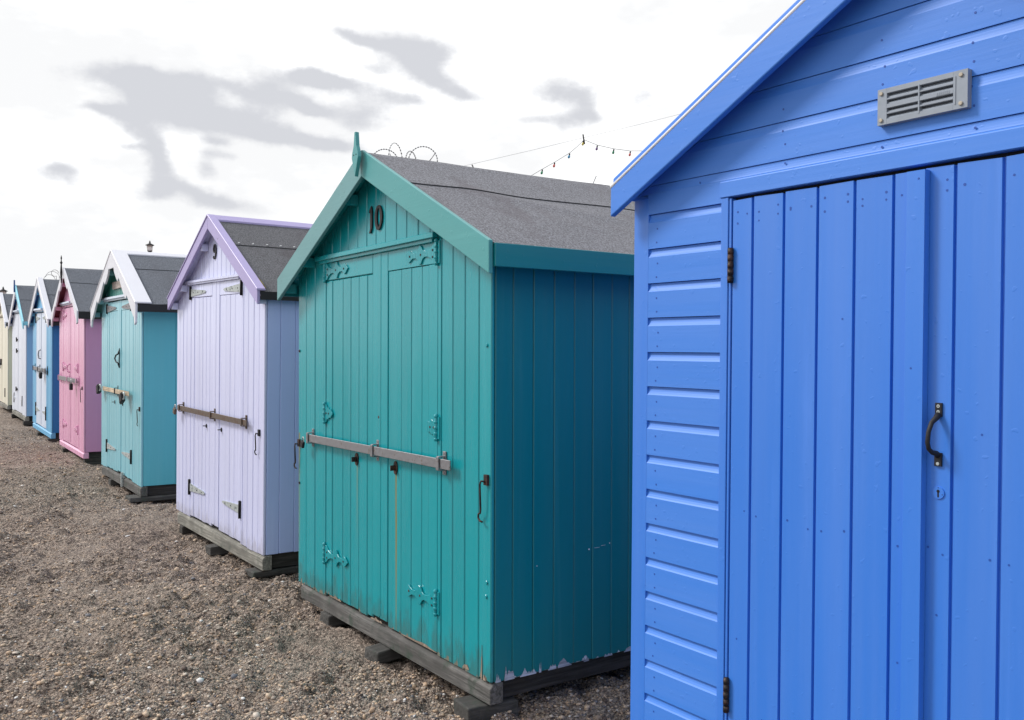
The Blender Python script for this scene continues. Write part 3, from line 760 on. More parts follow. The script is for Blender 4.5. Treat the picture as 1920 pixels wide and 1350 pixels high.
for z in (2.135, 2.18, 2.25, 2.35):
    for uu in (.45, .62, .93, 1.17, 1.45):
        if z < zt(uu) - .15: nail(uu + rng.uniform(-.006, .006), z)
b.build('front_wall', [M['blue_h'], M['blue_dark']], bevel=.0012)
# corner posts and door frame
for a, c in ((.002, .0705), (W - .0705, W - .002)):
    b = MB(B); b.box(a, c, -.0046, .04, -.07, zt(a if a < uc else c) - .06); b.build('corner_board', M['blue'], bevel=.0008)
for a, c, v, z in ((.3895, .4175, -.0065, 1.908), (W - .4175, W - .3895, -.0065, 1.908), (.419, .4275, -.003, 1.905), (W - .4275, W - .419, -.003, 1.905)):
    b = MB(B); b.box(a, c, v, .02, -.07, z); b.build('door_jamb', M['blue'], bevel=.0012)
b = MB(B); b.prismv([(-.0095, 1.9095), (-.0095, 1.957), (-.0045, 1.9615), (-.0045, 1.9095)], .385, W - .385); b.build('lintel_board', M['blue_h'], bevel=.0015)
b = MB(B); b.box(.03, W - .03, .0185, .035, -.05, 1.95); b.prism([(.03, 1.95), (W - .03, 1.95), (uc, zt(uc) - .09)], .0185, .035); b.build('leak_backing', M['inner'])  # added black backing that stops light leaks behind the front
# doors
def bdoor(xs, stile=None):
    b = MB(B)
    ztop = 1.897
    for i in range(len(xs) - 1):
        a, c = xs[i], xs[i + 1]
        # board with bevelled tongue-and-groove edge on its right side, showing as a dark stripe beside a lit chamfer
        y = rng.uniform(-.0008, .0008)
        gl = .0060
        vs = []
        prof = [(a + .0004, .016), (a + .0004, y + .0025), (a + .0022, y), (c - gl - .0016, y), (c - gl, y + .0095), (c - .0002, y + .0095), (c - .0002, .016)]
        n = len(prof)
        vs = [(u, v, -.07) for u, v in prof] + [(u, v, ztop + rng.uniform(-.002, .002)) for u, v in prof]
        b.add(vs, [tuple(range(n)), tuple(range(2 * n - 1, n - 1, -1))] + [(k, (k + 1) % n, (k + 1) % n + n, k + n) for k in range(n)])
        for zz in (1.855, 1.835, .95, .02):
            if c - a > .05:
                for q in (a + .02, c - .024):
                    if rng.random() < .8: b.disc(q, zz + rng.uniform(-.01, .01), y - .0006, y + .0004, .0028 + rng.uniform(0, .001), 8, 1)
        if rng.random() < .9: b.disc(rng.uniform(a + .02, c - .02), rng.uniform(.3, 1.7), y - .0006, y + .0004, .003, 8, 1)
    return b
bl = bdoor([.4305, .510, .623, .737, .853, .966, 1.0455]); 
dL = bl.build('door', [M['blue'], M['blue_dark']])
bl = bdoor([1.0475, 1.129, 1.245, 1.361, 1.477, 1.593, W - .4305])
dR = bl.build('door', [M['blue'], M['blue_dark']])
b = MB(B); b.box(1.013, 1.0615, -.024, -.0005, -.06, 1.893); b.disc(1.045, 1.872, -.0246, -.0236, .003, 8, 1); b.disc(1.03, 1.4, -.0246, -.0236, .003, 8, 1); b.build('cover_strip', [M['blue'], M['blue_dark']], dL, bevel=.003)
for zz in (1.70, .388):
    b = MB(B)
    b.tube([(.430, -.008, zz - .053), (.430, -.008, zz + .053)], .0082, 10)
    for k in range(5): b.tube([(.430, -.008, zz - .05 + k * .021), (.430, -.008, zz - .05 + k * .021 + .016)], .0093, 10)
    b.build('hinge', M['rusty'], dL)
# handle
b = MB(B)
b.box(1.084, 1.101, -.005, .001, 1.282, 1.316); b.box(1.084, 1.102, -.006, .001, 1.160, 1.193)
pts = [(1.0925, -.004, 1.287), (1.0925, -.014, 1.279), (1.090, -.030, 1.268), (1.088, -.040, 1.245), (1.087, -.042, 1.22), (1.088, -.038, 1.204), (1.090, -.026, 1.195), (1.0925, -.012, 1.192), (1.0925, -.003, 1.186)]
b.tube(pts, [.008, .007, .0058, .0055, .0055, .0055, .006, .007, .008], 10)
for zz in (1.308, 1.294): b.disc(1.0925, zz, -.0062, -.0048, .0042, 12, 1); b.disc(1.0925, zz, -.0066, -.0060, .0018, 8, 0)
b.disc(1.0935, 1.166, -.0075, -.0058, .0042, 12, 1)
b.build('pull_handle', [M['black'], M['galv_pale']], dR, bevel=.001)
b = MB(B); b.disc(1.0935, 1.094, -.0025, .001, .0150, 24); b.disc(1.0935, 1.098, -.0030, -.0024, .0040, 12, 1); b.box(1.0915, 1.0955, -.0030, -.0024, 1.083, 1.098, 1)
b.disc(1.0935, 1.1065, -.0030, -.0024, .0012, 6, 1); b.disc(1.104, 1.0905, -.0030, -.0024, .0012, 6, 1)
b.build('keyhole_plate', [M['blue'], M['inner']], dR)
# vent
va, vc, vz0, vz1 = .928, 1.165, 2.0245, 2.1168
b = MB(B)
f0 = -.022
sx0, sx1 = va + .026, vc - .036
rows = [(vz1 - .026, vz1 - .013), (vz1 - .041, vz1 - .030), (vz0 + .030, vz0 + .041), (vz0 + .014, vz0 + .026)]
b.box(va, sx0, f0, -.003, vz0, vz1); b.box(sx1, vc, f0, -.003, vz0, vz1)
zs = [vz1] + [q for r_ in rows for q in (r_[1], r_[0])] + [vz0]
for k in range(0, len(zs), 2):
    bb = zs[k + 1]; b.box(sx0, sx1, f0, -.003, bb, zs[k])
mid_ = (sx0 + sx1) / 2
b.box(mid_ - .002, mid_ + .002, f0 - .001, -.003, vz0 + .010, vz1 - .010)
for z0_, z1_ in rows: b.prismv([(-.0175, z0_ - .0005), (-.0175, z0_ + .0035), (-.006, z1_ + .0005), (-.006, z1_ - .004)], sx0, sx1)
b.box(sx1 + .004, sx1 + .007, f0 - .0015, f0, vz0 + .012, vz1 - .012)
for k in range(7): b.box(sx1 - .042 + k * .005, sx1 - .039 + k * .005, f0 - .0008, f0, (vz0 + vz1) / 2 - .004, (vz0 + vz1) / 2 + .004)
vent = b.build('air_vent', M['vent'], bevel=.0018)
b = MB(B); b.box(sx0 - .003, sx1 + .003, -.0042, -.0030, vz0 + .008, vz1 - .008); b.build('vent_grille_back', M['inner'], vent)
for (x, z) in ((va + .011, vz1 - .012), (va + .011, vz0 + .012), (vc - .016, vz1 - .012), (vc - .016, vz0 + .012)):
    b = MB(B); b.disc(x, z, f0 - .004, f0 - .0003, .0052, 14); b.build('screw', M['screw'], vent, bevel=.0012)
# left and right walls, back, roof
for side, sg in ((0, -1), (W, 1)):
    b = MB(B)
    n = 17
    for i in range(n):
        z1 = 1.88 - .115 * i; z0 = z1 - .113
        x = sorted((side, side - sg * .018)); b.box(x[0], x[1], .0405, D, z0, z1)
    b.build('side_wall', M['blue_h'], bevel=.003)
b = MB(B); b.prism([(.02, -.06), (W - .02, -.06), (W - .02, zt(W) - .06), (uc, zt(uc) - .06), (.02, zt(0) - .06)], D - .02, D - .001); b.build('back_wall', M['blue_h'])
for sg in (-1, 1):
    e = uc + sg * hs
    b = MB(B); b.prism([(uc, za - .012), (e, zt(e) - .012), (e, zt(e) - .035), (uc, za - .035)], -ov + .002, D + .06); b.build('roof_boards', M['blue_h'])
    b = MB(B); b.prism([(uc, za + .024), (e + sg * .012, zt(e) + .016), (e + sg * .012, zt(e) + .0), (uc, za - .011)], -ov + .022, D + .08); b.build('roof_felt', M['felt'])
    b = MB(B); b.prism([(uc, za), (e, zt(e)), (e, zt(e) - .098), (uc, za - .105)], -ov - .022, -ov, 0)
    bo = b.build('bargeboard', M['blue_h'], bevel=.004, seg=2)
    b = MB(B); b.prism([(uc, za + .034), (e + sg * .004, zt(e) + .034), (e + sg * .004, zt(e) + .002), (uc, za + .002)], -ov - .008, -ov + .02); b.build('verge_strip', M['blue_h'], bo, bevel=.004, seg=2)
    b = MB(B); b.tube([(uc, -ov - .0185, za + .003), (e, -ov - .0185, zt(e) + .003)], .0062, 8); b.build('painted_glint', M['chip_glint'], bo)  # sky highlight on the bargeboard edge, put in as a white line
b = MB(B)
b.box(.03, W - .03, .03, D - .03, -.06, -.03); b.build('floor', M['under'])
b = MB(B)
b.box(.05, W - .05, .02, .08, -.1, -.0601); b.box(.05, W - .05, D - .1, D - .04, -.1, -.0601); b.build('front_skid', M['skid'])

# ------------------------------------------------------------------ timber blocks
timber_block(g, -1.69, -.088, .40, .11, .075, -.03, 'dark timber block under the left end of the teal hut 10 skid', 'block', rot=4)
timber_block(g, -.99, -.090, .42, .12, .07, -.09, 'split old timber block sticking out under the middle of the teal hut 10 skid', 'block', rot=10)
timber_block(g, -.09, -.094, .24, .14, .085, -.085, 'mossy timber block under the near corner of the teal hut 10 skid', 'block', rot=-8)
timber_block(l, -1.80, -.097, .4, .10, .07, -.02, 'timber block under the far left corner of the lilac hut', 'under')
timber_block(l, -.95, -.102, .4, .12, .07, -.07, 'grey timber block under the middle of the lilac hut skid', 'block')
timber_block(l, -.10, -.106, .9, .14, .05, -.06, 'flat timber block under the near corner of the lilac hut', 'block')
timber_block(t, -1.42, -.097, .4, .12, .07, -.03, 'timber block under the left part of the aqua hut', 'block')
timber_block(t, -.1, -.102, 1.2, .22, .05, -.10, 'flat timber block under the near corner of the aqua hut', 'block')
timber_block(pk, -1.5, -.08, .8, .14, .09, -.04, 'dark timber block under the left part of the pink hut', 'under')
timber_block(pk, -.1, -.08, 1.4, .16, .09, .02, 'dark timber block under the near corner of the pink hut', 'under')
timber_block(sb, -1.2, -.09, .8, .16, .09, -.05, 'dark timber block under the middle of the deep blue hut', 'under')
timber_block(sb, -.1, -.09, 1.4, .2, .09, -.04, 'dark timber block under the near corner of the deep blue hut', 'under')
timber_block(w, -.1, -.09, 1.4, .2, .08, -.03, 'dark timber block under the near corner of the white fronted hut', 'under')
timber_block(w, -1.9, -.09, .8, .16, .08, -.03, 'dark timber block under the left corner of the white fronted hut', 'under')

# ------------------------------------------------------------------ ground
rs = np.random.RandomState(11)
LAT = [rs.rand(256, 256) for _ in range(8)]
def vn(x, y, k):
    L = LAT[k]; xi = np.floor(x).astype(int); yi = np.floor(y).astype(int); fx = x - xi; fy = y - yi
    fx = fx * fx * (3 - 2 * fx); fy = fy * fy * (3 - 2 * fy)
    a = L[xi & 255, yi & 255]; b_ = L[(xi + 1) & 255, yi & 255]; c = L[xi & 255, (yi + 1) & 255]; d = L[(xi + 1) & 255, (yi + 1) & 255]
    return a * (1 - fx) * (1 - fy) + b_ * fx * (1 - fy) + c * (1 - fx) * fy + d * fx * fy
FOOT = []
fr_ = np.random.RandomState(5)
for k in range(26):
    a0 = fr_.uniform(.5, 1.1) * pi + fr_.randn() * .2; px0, py0 = fr_.uniform(-4.5, .3), fr_.uniform(3.6, 9.5)
    for q in range(6): FOOT.append((px0 + cos(a0) * .62 * q + (-1) ** q * .09 * sin(a0), py0 + sin(a0) * .62 * q - (-1) ** q * .09 * cos(a0), a0 + fr_.randn() * .15, fr_.uniform(.6, 1.1)))
def sandmask(x, y):
    q = .62 * vn(x / .55 + 3, y / .55 + 7, 0) + .38 * vn(x / .19, y / .19, 1)
    q = np.clip((q - .50) / .20, 0, 1); return q * q * (3 - 2 * q)
def gheight(x, y):
    wx = x + .06 * vn(x * 5, y * 5, 6); wy = y + .06 * vn(x * 5 + 9, y * 5, 7)
    h = .060 * (vn(wx / 1.3, wy / 1.3, 0) - .5) + .055 * (vn(wx / .42, wy / .42, 1) - .5)
    clump = vn(wx / .8 + 5, wy / .8, 6)
    h = h + (.030 + .040 * np.clip(clump, 0, 1)) * (np.abs(vn(wx / .15, wy / .15, 2) - .5) * 2 - .45)
    h = h + (.014 + .024 * clump) * (vn(x / .055, y / .055, 3) - .5) + .015 * (vn(x / .026, y / .026, 4) - .5)
    h = h * (1 - .12 * sandmask(x, y))
    for (fx_, fy_, fa, fd) in FOOT:
        sel = (np.abs(x - fx_) < .3) & (np.abs(y - fy_) < .3)
        if not sel.any(): continue
        dx = x[sel] - fx_; dy = y[sel] - fy_
        lx = dx * cos(fa) + dy * sin(fa); ly = -dx * sin(fa) + dy * cos(fa)
        rr = np.sqrt((lx / .15) ** 2 + (ly / .065) ** 2)
        h[sel] += fd * (-.028 * np.exp(-rr ** 3) + .012 * np.exp(-((rr - 1.35) / .35) ** 2))
    for (c_, wd) in ((g, 2.134), (l, 2.0), (t, 2.02)):
        q = c_.M.inverted(); uu = q[0][0] * x + q[0][1] * y + q[0][3]; vv = q[1][0] * x + q[1][1] * y + q[1][3]
        su = np.clip((wd / 2 + .35 - np.abs(uu - .1)) / .45, 0, 1); sv = np.clip((vv + .42) / .34, 0, 1) * np.clip((2.9 - vv) / .4, 0, 1)
        h = h - .022 * su * su * (3 - 2 * su) * sv * sv * (3 - 2 * sv)
    far = np.clip((60 - y) / 40, 0.0, 1)
    return h * (.15 + .85 * far) - .012
def grid(a, b_, st): return list(np.arange(a, b_, st))
def grow(start, end, st, f):
    o = []; x = start; s_ = st
    while abs(x - start) < abs(end - start): x += s_ * (1 if end > start else -1); s_ *= f; o.append(x)
    return o
xs = sorted(grow(-4.2, -1500, .016, 1.03)) + grid(-4.2, 1.25, .0125) + grow(1.25, 1500, .02, 1.10)
ys = sorted(grow(3.3, -1200, .02, 1.12)) + grid(3.3, 7.0, .0125) + grow(7.0, 2000, .0135, 1.012)
X, Y = np.meshgrid(np.array(xs), np.array(ys)); Z = gheight(X, Y)
nx, ny = len(xs), len(ys)
vsn = np.stack([X.ravel(), Y.ravel(), Z.ravel()], 1).astype(np.float32)
idx = (np.arange(ny - 1)[:, None] * nx + np.arange(nx - 1)[None, :]).ravel()
quads = np.stack([idx, idx + 1, idx + nx + 1, idx + nx], 1).astype(np.int32)
def npmesh(name, v, f, k):
    me = bpy.data.meshes.new(name); me.vertices.add(len(v)); me.vertices.foreach_set('co', v.ravel())
    me.loops.add(f.size); me.loops.foreach_set('vertex_index', f.ravel()); me.polygons.add(len(f))
    me.polygons.foreach_set('loop_start', np.arange(0, f.size, k, dtype=np.int32)); me.polygons.foreach_set('loop_total', np.full(len(f), k, dtype=np.int32))
    me.update(calc_edges=True); me.validate(); return me
me = npmesh('ground', vsn, quads, 4)
print('ground verts', len(vsn))
at_ = me.attributes.new('sand', 'FLOAT', 'POINT'); at_.data.foreach_set('value', sandmask(X, Y).ravel().astype(np.float32))
m_, nt, p_ = mat('coarse sand and shingle')
ob = nt.nodes.new('ShaderNodeTexCoord').outputs['Object']
n1 = noise(nt, ob, 9, 6, .7); n2 = noise(nt, ob, 60, 5, .75); n3 = noise(nt, ob, .8, 4, .6)
vor = nt.nodes.new('ShaderNodeTexVoronoi'); nt.links.new(ob, vor.inputs['Vector']); vor.inputs['Scale'].default_value = 95
vor2 = nt.nodes.new('ShaderNodeTexVoronoi'); nt.links.new(ob, vor2.inputs['Vector']); vor2.inputs['Scale'].default_value = 40
c = mix(nt, maprange(nt, n2, .38, .64), (.14, .10, .08), (.90, .72, .59))
sepc = nt.nodes.new('ShaderNodeSeparateColor'); nt.links.new(vor.outputs['Color'], sepc.inputs[0])
c = mix(nt, maprange(nt, sepc.outputs[0], .45, 1, 0, .8, False), c, (.06, .045, .038))
c = mix(nt, maprange(nt, sepc.outputs[1], .86, .95, 0, .8), c, (.50, .45, .38))
c = mix(nt, maprange(nt, n1, .52, .72, 0, .6), c, (.50, .415, .34))
c = mix(nt, maprange(nt, n3, .4, .65, 0, .18), c, (.20, .145, .12))
n4 = noise(nt, mapping(nt, ob, (1, 1.6, 1)), 15, 5, .72)
c = mix(nt, maprange(nt, n4, .52, .64, 0, .55), c, (.085, .062, .052))
c = mix(nt, maprange(nt, n4, .45, .36, 0, .5), c, (.82, .645, .52))
an = nt.nodes.new('ShaderNodeAttribute'); an.attribute_name = 'sand'
c = mix(nt, math_(nt, 'MULTIPLY', an.outputs['Fac'], maprange(nt, n2, .35, .62, .0, .5)), c, (.62, .51, .42))
setin(nt, p_.inputs['Base Color'], c); p_.inputs['Roughness'].default_value = .9
h_ = math_(nt, 'ADD', math_(nt, 'MULTIPLY', vor.outputs['Distance'], -.7), math_(nt, 'ADD', math_(nt, 'MULTIPLY', vor2.outputs['Distance'], -1.0), math_(nt, 'MULTIPLY', n2, 1.0)))
setin(nt, p_.inputs['Normal'], bump(nt, math_(nt, 'SUBTRACT', h_, math_(nt, 'MULTIPLY', n4, 2.5)), 1.0, .035))
me.materials.append(m_)
me.polygons.foreach_set('use_smooth', [True] * len(me.polygons))
go = bpy.data.objects.new('ground', me); C.objects.link(go); tag(go, kind='structure', label='coarse brown sand and shingle beach in front of the huts')

# pebbles: one mesh of small stones and shell chips
bm = bmesh.new(); bmesh.ops.create_icosphere(bm, subdivisions=1, radius=1); tv = np.array([v.co[:] for v in bm.verts]); tf = np.array([[v.index for v in f.verts] for f in bm.faces]); bm.free()
N = 110000
yy = 3.45 + (rs.rand(N) ** 1.7) * 13.0; ratio = -0.62 + rs.rand(N) * .80; xx = ratio * yy + rs.randn(N) * .1
rad = np.clip(np.exp(rs.randn(N) * .45) * .0036, .002, .015) * (1 + .05 * yy)
# stones gather where the clumps are
keep = -.16 * sandmask(xx, yy) + vn(xx / .8 + 5, yy / .8, 6) + .5 * vn(xx / .2, yy / .2, 5) + .25 * rs.rand(N) > .62
xx, yy, rad = xx[keep], yy[keep], rad[keep]; N = len(xx)
zz = gheight(xx, yy) + rad * .15
ang = rs.rand(N) * 2 * pi; tl = rs.randn(N) * .45
sx = rad * (1 + .5 * rs.rand(N)); sy = rad * (.7 + .4 * rs.rand(N)); sz = rad * (.35 + .4 * rs.rand(N))
jit = 1 + (rs.rand(N, 12) - .5) * .35
vx = tv[None, :, 0] * sx[:, None] * jit; vy = tv[None, :, 1] * sy[:, None] * jit; vz = tv[None, :, 2] * sz[:, None] * jit
vy2 = vy * np.cos(tl)[:, None] - vz * np.sin(tl)[:, None]; vz2 = vy * np.sin(tl)[:, None] + vz * np.cos(tl)[:, None]
wx = vx * np.cos(ang)[:, None] - vy2 * np.sin(ang)[:, None] + xx[:, None]; wy = vx * np.sin(ang)[:, None] + vy2 * np.cos(ang)[:, None] + yy[:, None]; wz = vz2 + zz[:, None]
pv = np.stack([wx.ravel(), wy.ravel(), wz.ravel()], 1).astype(np.float32)
pf = (tf[None] + (np.arange(N) * 12)[:, None, None]).reshape(-1, 3).astype(np.int32)
me = npmesh('pebbles', pv, pf, 3)
m_, nt, p_ = mat('pebble')
geo = nt.nodes.new('ShaderNodeNewGeometry'); rp = nt.nodes.new('ShaderNodeValToRGB'); nt.links.new(geo.outputs['Random Per Island'], rp.inputs[0])
e = rp.color_ramp.elements; rp.color_ramp.interpolation = 'CONSTANT'
e[0].position = 0; e[0].color = (.10, .07, .058, 1); e[1].position = .18; e[1].color = (.30, .225, .175, 1)
for ps, cl in ((.38, (.47, .33, .22)), (.54, (.36, .30, .25)), (.68, (.58, .44, .32)), (.83, (.15, .15, .17)), (.89, (.60, .52, .44)), (.982, (.78, .76, .74))):
    q = e.new(ps); q.color = (*cl, 1)
ob = nt.nodes.new('ShaderNodeTexCoord').outputs['Object']
setin(nt, p_.inputs['Base Color'], mix(nt, .5, rp.outputs[0], mix(nt, noise(nt, ob, 160, 3), (.3, .3, .3), (1.5, 1.5, 1.5)), 'MULTIPLY')); p_.inputs['Roughness'].default_value = .7
me.materials.append(m_)
po = bpy.data.objects.new('pebbles', me); C.objects.link(po); tag(po, 'small brown and grey stones and shell chips scattered over the sand', 'pebbles', kind='stuff')

# ------------------------------------------------------------------ things beyond the huts
def at(px, py, Y):
    d = (px - 960) / F * r2 - (py - 675) / F * u2 + fw
    d = d / d.y
    return Vector((0, 0, CAMH)) + d * Y
# razor wire on a fence
def razor(name, Y, loops, posts, label, wr, zg=0):
    r = bpy.data.objects.new(name, None); C.objects.link(r); base = at(posts[0][0], 500, Y); r.location = (base.x, Y, 0); tag(r, label, 'razor wire')
    inv = Vector((base.x, Y, 0))
    k = Y / F
    b = MB(None)
    for (cx, cy, rx, ry, yaw, a0, a1) in loops:
        c0 = at(cx, cy, Y) - inv; pts = []
        # a ring of true radius ry seen turned by yaw, so it reads rx wide
        for j in range(33):
            a = radians(a0 + (a1 - a0) * j / 32)
            pts.append(c0 + Vector((rx * k * cos(a), sqrt(max(0, ry * ry - rx * rx)) * k * cos(a) * yaw, ry * k * sin(a))))
        b.tube(pts, wr, 5)
        for j in range(1, 32, 2):
            p_ = pts[j]; d = (pts[j + 1] - pts[j - 1]).normalized()
            n_ = Vector((0, 1, 0)).cross(d).normalized()
            b.obox(p_, d * wr * 3.2, n_ * wr * 2.6, Vector((0, 1, 0)) * wr)
    b.build('wire_coil', M['wire_grey'], r)
    for (px_, py_, qx, qy) in posts:
        b = MB(None); tp = at(px_, py_, Y) - inv; kn = at(qx, qy, Y) - inv
        b.tube([tp, kn], wr * 2.2, 6); b.tube([kn, Vector((kn.x, kn.y, 0))], wr * 5, 8); b.build('fence_post', M['galv'], r)
    b = MB(None)
    hz = min((at(q[2], q[3], Y) - inv).z for q in posts) - .1
    xs_ = [(at(q[2], q[3], Y) - inv).x for q in posts]
    for hzz in (hz, hz - .6, .4): b.tube([(min(xs_), .0, hzz), (max(xs_), .0, hzz)], wr * 2.5, 6)
    for i in range(26): 
        x = min(xs_) + (max(xs_) - min(xs_)) * i / 25; b.box(x - .02, x + .02, -.01, .01, .05, hz)
    b.build('fence_panel', M['galv'], r)
razor('razor_wire_fence', 14, [(722, 307, 25, 27, .6, 5, 175), (742, 300, 9, 31, 1, -10, 190), (771, 307, 8, 23, 1, 10, 190), (793, 302, 27, 27, .2, -5, 170), (880, 325, 9, 20, 1, 20, 60)],
      [(817, 286, 803, 305), (731, 288, 737, 306), (1118, 330, 1100, 372)], 'coils of barbed razor wire showing above the ridge of the teal hut', .0034)
razor('razor_wire_fence', 40, [(99, 523, 8, 14, 1, 10, 170), (93, 527, 6, 12, 1, 10, 170), (103, 512, 5, 6, 1, 0, 300)],
      [(106, 517, 106, 528), (111, 517, 111, 528)], 'faint coils of razor wire left of the pink hut spire', .0045)
# lanterns on columns
def street_lamp(px_, py_top, py_bot, Y, label):
    tp = at(px_, py_top, Y); bt = at(px_, py_bot, Y); h = tp.z - bt.z
    r = bpy.data.objects.new('street_lamp', None); C.objects.link(r); r.location = (tp.x, Y, 0); tag(r, label, 'street lamp', 'lantern street lamps behind the huts')
    z = bt.z; w_ = h * .25
    b = MB(None); b.tube([(0, 0, 0), (0, 0, .9), (0, 0, 1.0), (0, 0, z - .1), (0, 0, z)], [.11, .10, .06, .045, .05], 12); b.build('column', M['black'], r)
    b = MB(None)
    b.tube([(0, 0, z), (0, 0, z + h * .12), (0, 0, z + h * .14)], [.02, w_ * .8, w_ * .8], 6); b.build('lamp_base', M['black'], r)
    b = MB(None); b.tube([(0, 0, z + h * .14), (0, 0, z + h * .60)], [w_ * .75, w_ * 1.0], 6); b.build('lamp_glass', M['lampglass'], r)
    b = MB(None); b.tube([(0, 0, z + h * .60), (0, 0, z + h * .64), (0, 0, z + h * .76), (0, 0, z + h * .80), (0, 0, z + h * .86), (0, 0, z + h)], [w_ * 1.45, w_ * 1.4, w_ * .4, w_ * .25, w_ * .3, .01], 8); b.build('lamp_cap', M['black'], r)
M['lampglass'] = plain('lantern glass', (.7, .66, .68), .15, 0, .6)
street_lamp(281, 451, 474, 45, 'black lantern lamp standing above the aqua hut roof')
street_lamp(6, 537, 560, 70, 'distant black lantern lamp above the cream hut roof at the left edge')
# festoon lights
Yf = 14
fr = bpy.data.objects.new('festoon_lights', None); C.objects.link(fr); o0 = at(1094, 262, Yf); fr.location = o0
tag(fr, 'string of small coloured festoon bulbs hanging between the teal and cobalt huts', 'festoon lights')
M['wire'] = plain('pale cable', (.38, .38, .40), .6); M['cable'] = plain('grey cable', (.20, .20, .21), .6)
def rel(px_, py_, dy=0): return at(px_, py_, Yf) - o0 + Vector((0, dy, 0))
bulbs = [(1017, 318, 'g'), (1040, 305, 'r'), (1068, 288, 'b'), (1094, 264, 'y'), (1120, 273, 'p'), (1151, 280, 'g'), (1182, 284, 'r'), (1215, 284, 'b')]
b = MB(None); b.tube([rel(960, 345), rel(990, 333), rel(1017, 317), rel(1040, 304), rel(1068, 287), rel(1082, 275), rel(1095, 262)], .0038, 5)
b.tube([rel(1095, 262), rel(1120, 272), rel(1151, 279), rel(1182, 283), rel(1215, 283), rel(1260, 279), rel(1320, 268)], .0042, 5); b.build('cable', M['cable'], fr)
b = MB(None); b.tube([rel(840, 318), rel(1000, 281), rel(1095, 258), rel(1200, 233), rel(1330, 200)], .0024, 5); b.build('support_wire', M['wire'], fr)
b = MB(None); b.tube([rel(1093, 252), rel(1096, 270)], .012, 6); b.build('cable_clip', M['black'], fr)
cols = {'g': (.02, .25, .12), 'r': (.6, .12, .10), 'b': (.04, .28, .5), 'y': (.6, .5, .12), 'p': (.14, .06, .22)}
for q, (x, y, cl) in enumerate(bulbs):
    if 'bulb' + cl not in M: M['bulb' + cl] = plain('coloured bulb ' + cl, cols[cl], .2)
    c0 = rel(x, y)
    b = MB(None); b.tube([c0, c0 - Vector((.004, 0, .026))], .011, 8, 0)
    b.build('lamp_holder', M['black'], fr)
    b = MB(None); b.tube([c0 - Vector((.004, 0, .026)), c0 - Vector((.006, 0, .036)), c0 - Vector((.010, 0, .052)), c0 - Vector((.014, 0, .066)), c0 - Vector((.016, 0, .072))], [.009, .016, .019, .014, .004], 10); b.build('bulb', M['bulb' + cl], fr)
b = MB(None); pf_ = at(1330, 200, Yf) - o0; b.tube([pf_ + Vector((0, 0, .1)), Vector((pf_.x, pf_.y, -o0.z))], .05, 10); b.build('pole', M['galv'], fr)
b = MB(None); pf_ = at(840, 318, Yf) - o0; b.tube([pf_, Vector((pf_.x, pf_.y, -o0.z))], .04, 10); b.build('pole', M['galv'], fr)

# ------------------------------------------------------------------ sky and sun
SUN_AZ = radians(-78); SUN_EL = radians(42)     # azimuth clockwise from +Y
world = bpy.data.worlds.new('World'); S.world = world; world.use_nodes = True
nt = world.node_tree; nt.nodes.clear()
out = nt.nodes.new('ShaderNodeOutputWorld'); bg = nt.nodes.new('ShaderNodeBackground'); nt.links.new(bg.outputs[0], out.inputs[0])
sky = nt.nodes.new('ShaderNodeTexSky'); sky.sky_type = 'NISHITA'; sky.sun_disc = False; sky.sun_elevation = SUN_EL; sky.sun_rotation = SUN_AZ
tc = nt.nodes.new('ShaderNodeTexCoord'); gen = tc.outputs['Generated']
sep = nt.nodes.new('ShaderNodeSeparateXYZ'); nt.links.new(gen, sep.inputs[0])
az = math_(nt, 'ARCTAN2', sep.outputs[0], sep.outputs[1]); el = math_(nt, 'ARCSINE', sep.outputs[2])
# overcast veil: white cloud sheet with thinner grey-bottomed patches
dst = nt.nodes.new('ShaderNodeTexNoise'); nt.links.new(gen, dst.inputs['Vector']); dst.inputs['Scale'].default_value = 16; dst.inputs['Detail'].default_value = 6; dst.inputs['Roughness'].default_value = .55
ds = nt.nodes.new('ShaderNodeSeparateColor'); nt.links.new(dst.outputs['Color'], ds.inputs[0])
azd = math_(nt, 'ADD', az, math_(nt, 'MULTIPLY', math_(nt, 'SUBTRACT', ds.outputs[0], .5), .035))
eld = math_(nt, 'ADD', el, math_(nt, 'MULTIPLY', math_(nt, 'SUBTRACT', ds.outputs[1], .5), .022))
def px2ae(x, y):
    d = at(x, y, 1) - Vector((0, 0, CAMH)); d.normalize(); return atan2(d.x, d.y), math.asin(d.z)
BL = """204,151,70,18 248,146,50,20 292,171,40,22 335,168,40,22 368,157,30,20 175,200,28,7 226,208,34,10 262,211,38,14 310,190,42,24 365,204,46,28 386,233,50,20 456,226,52,24 437,168,42,10 503,160,44,14 554,146,52,14 600,153,40,10 492,197,38,22 547,190,45,12 601,208,38,10 492,248,52,18 547,259,50,14 612,273,55,11 255,237,28,14 281,262,22,20 288,292,19,22 295,321,20,22 303,350,28,20 292,368,30,11 240,273,24,6 350,359,35,9 383,379,30,13 448,386,48,12 383,317,14,20 408,292,28,8 401,268,18,6 98,332,46,17 124,317,24,10 656,64,48,9 714,77,62,18 776,89,56,26 830,92,42,24 776,119,38,18 799,146,36,18 837,166,42,15 880,181,36,11 695,127,30,10 676,162,52,13 687,200,50,26 676,231,30,18 764,193,36,11 583,150,30,14 583,200,28,12 637,270,42,12 1022,173,36,18 1072,169,38,22 1100,193,22,22 1003,220,34,8 1069,231,32,20 1115,220,32,9 1207,185,38,24"""
posn = nt.nodes.new('ShaderNodeCombineXYZ'); nt.links.new(azd, posn.inputs[0]); nt.links.new(eld, posn.inputs[1])
acc = None
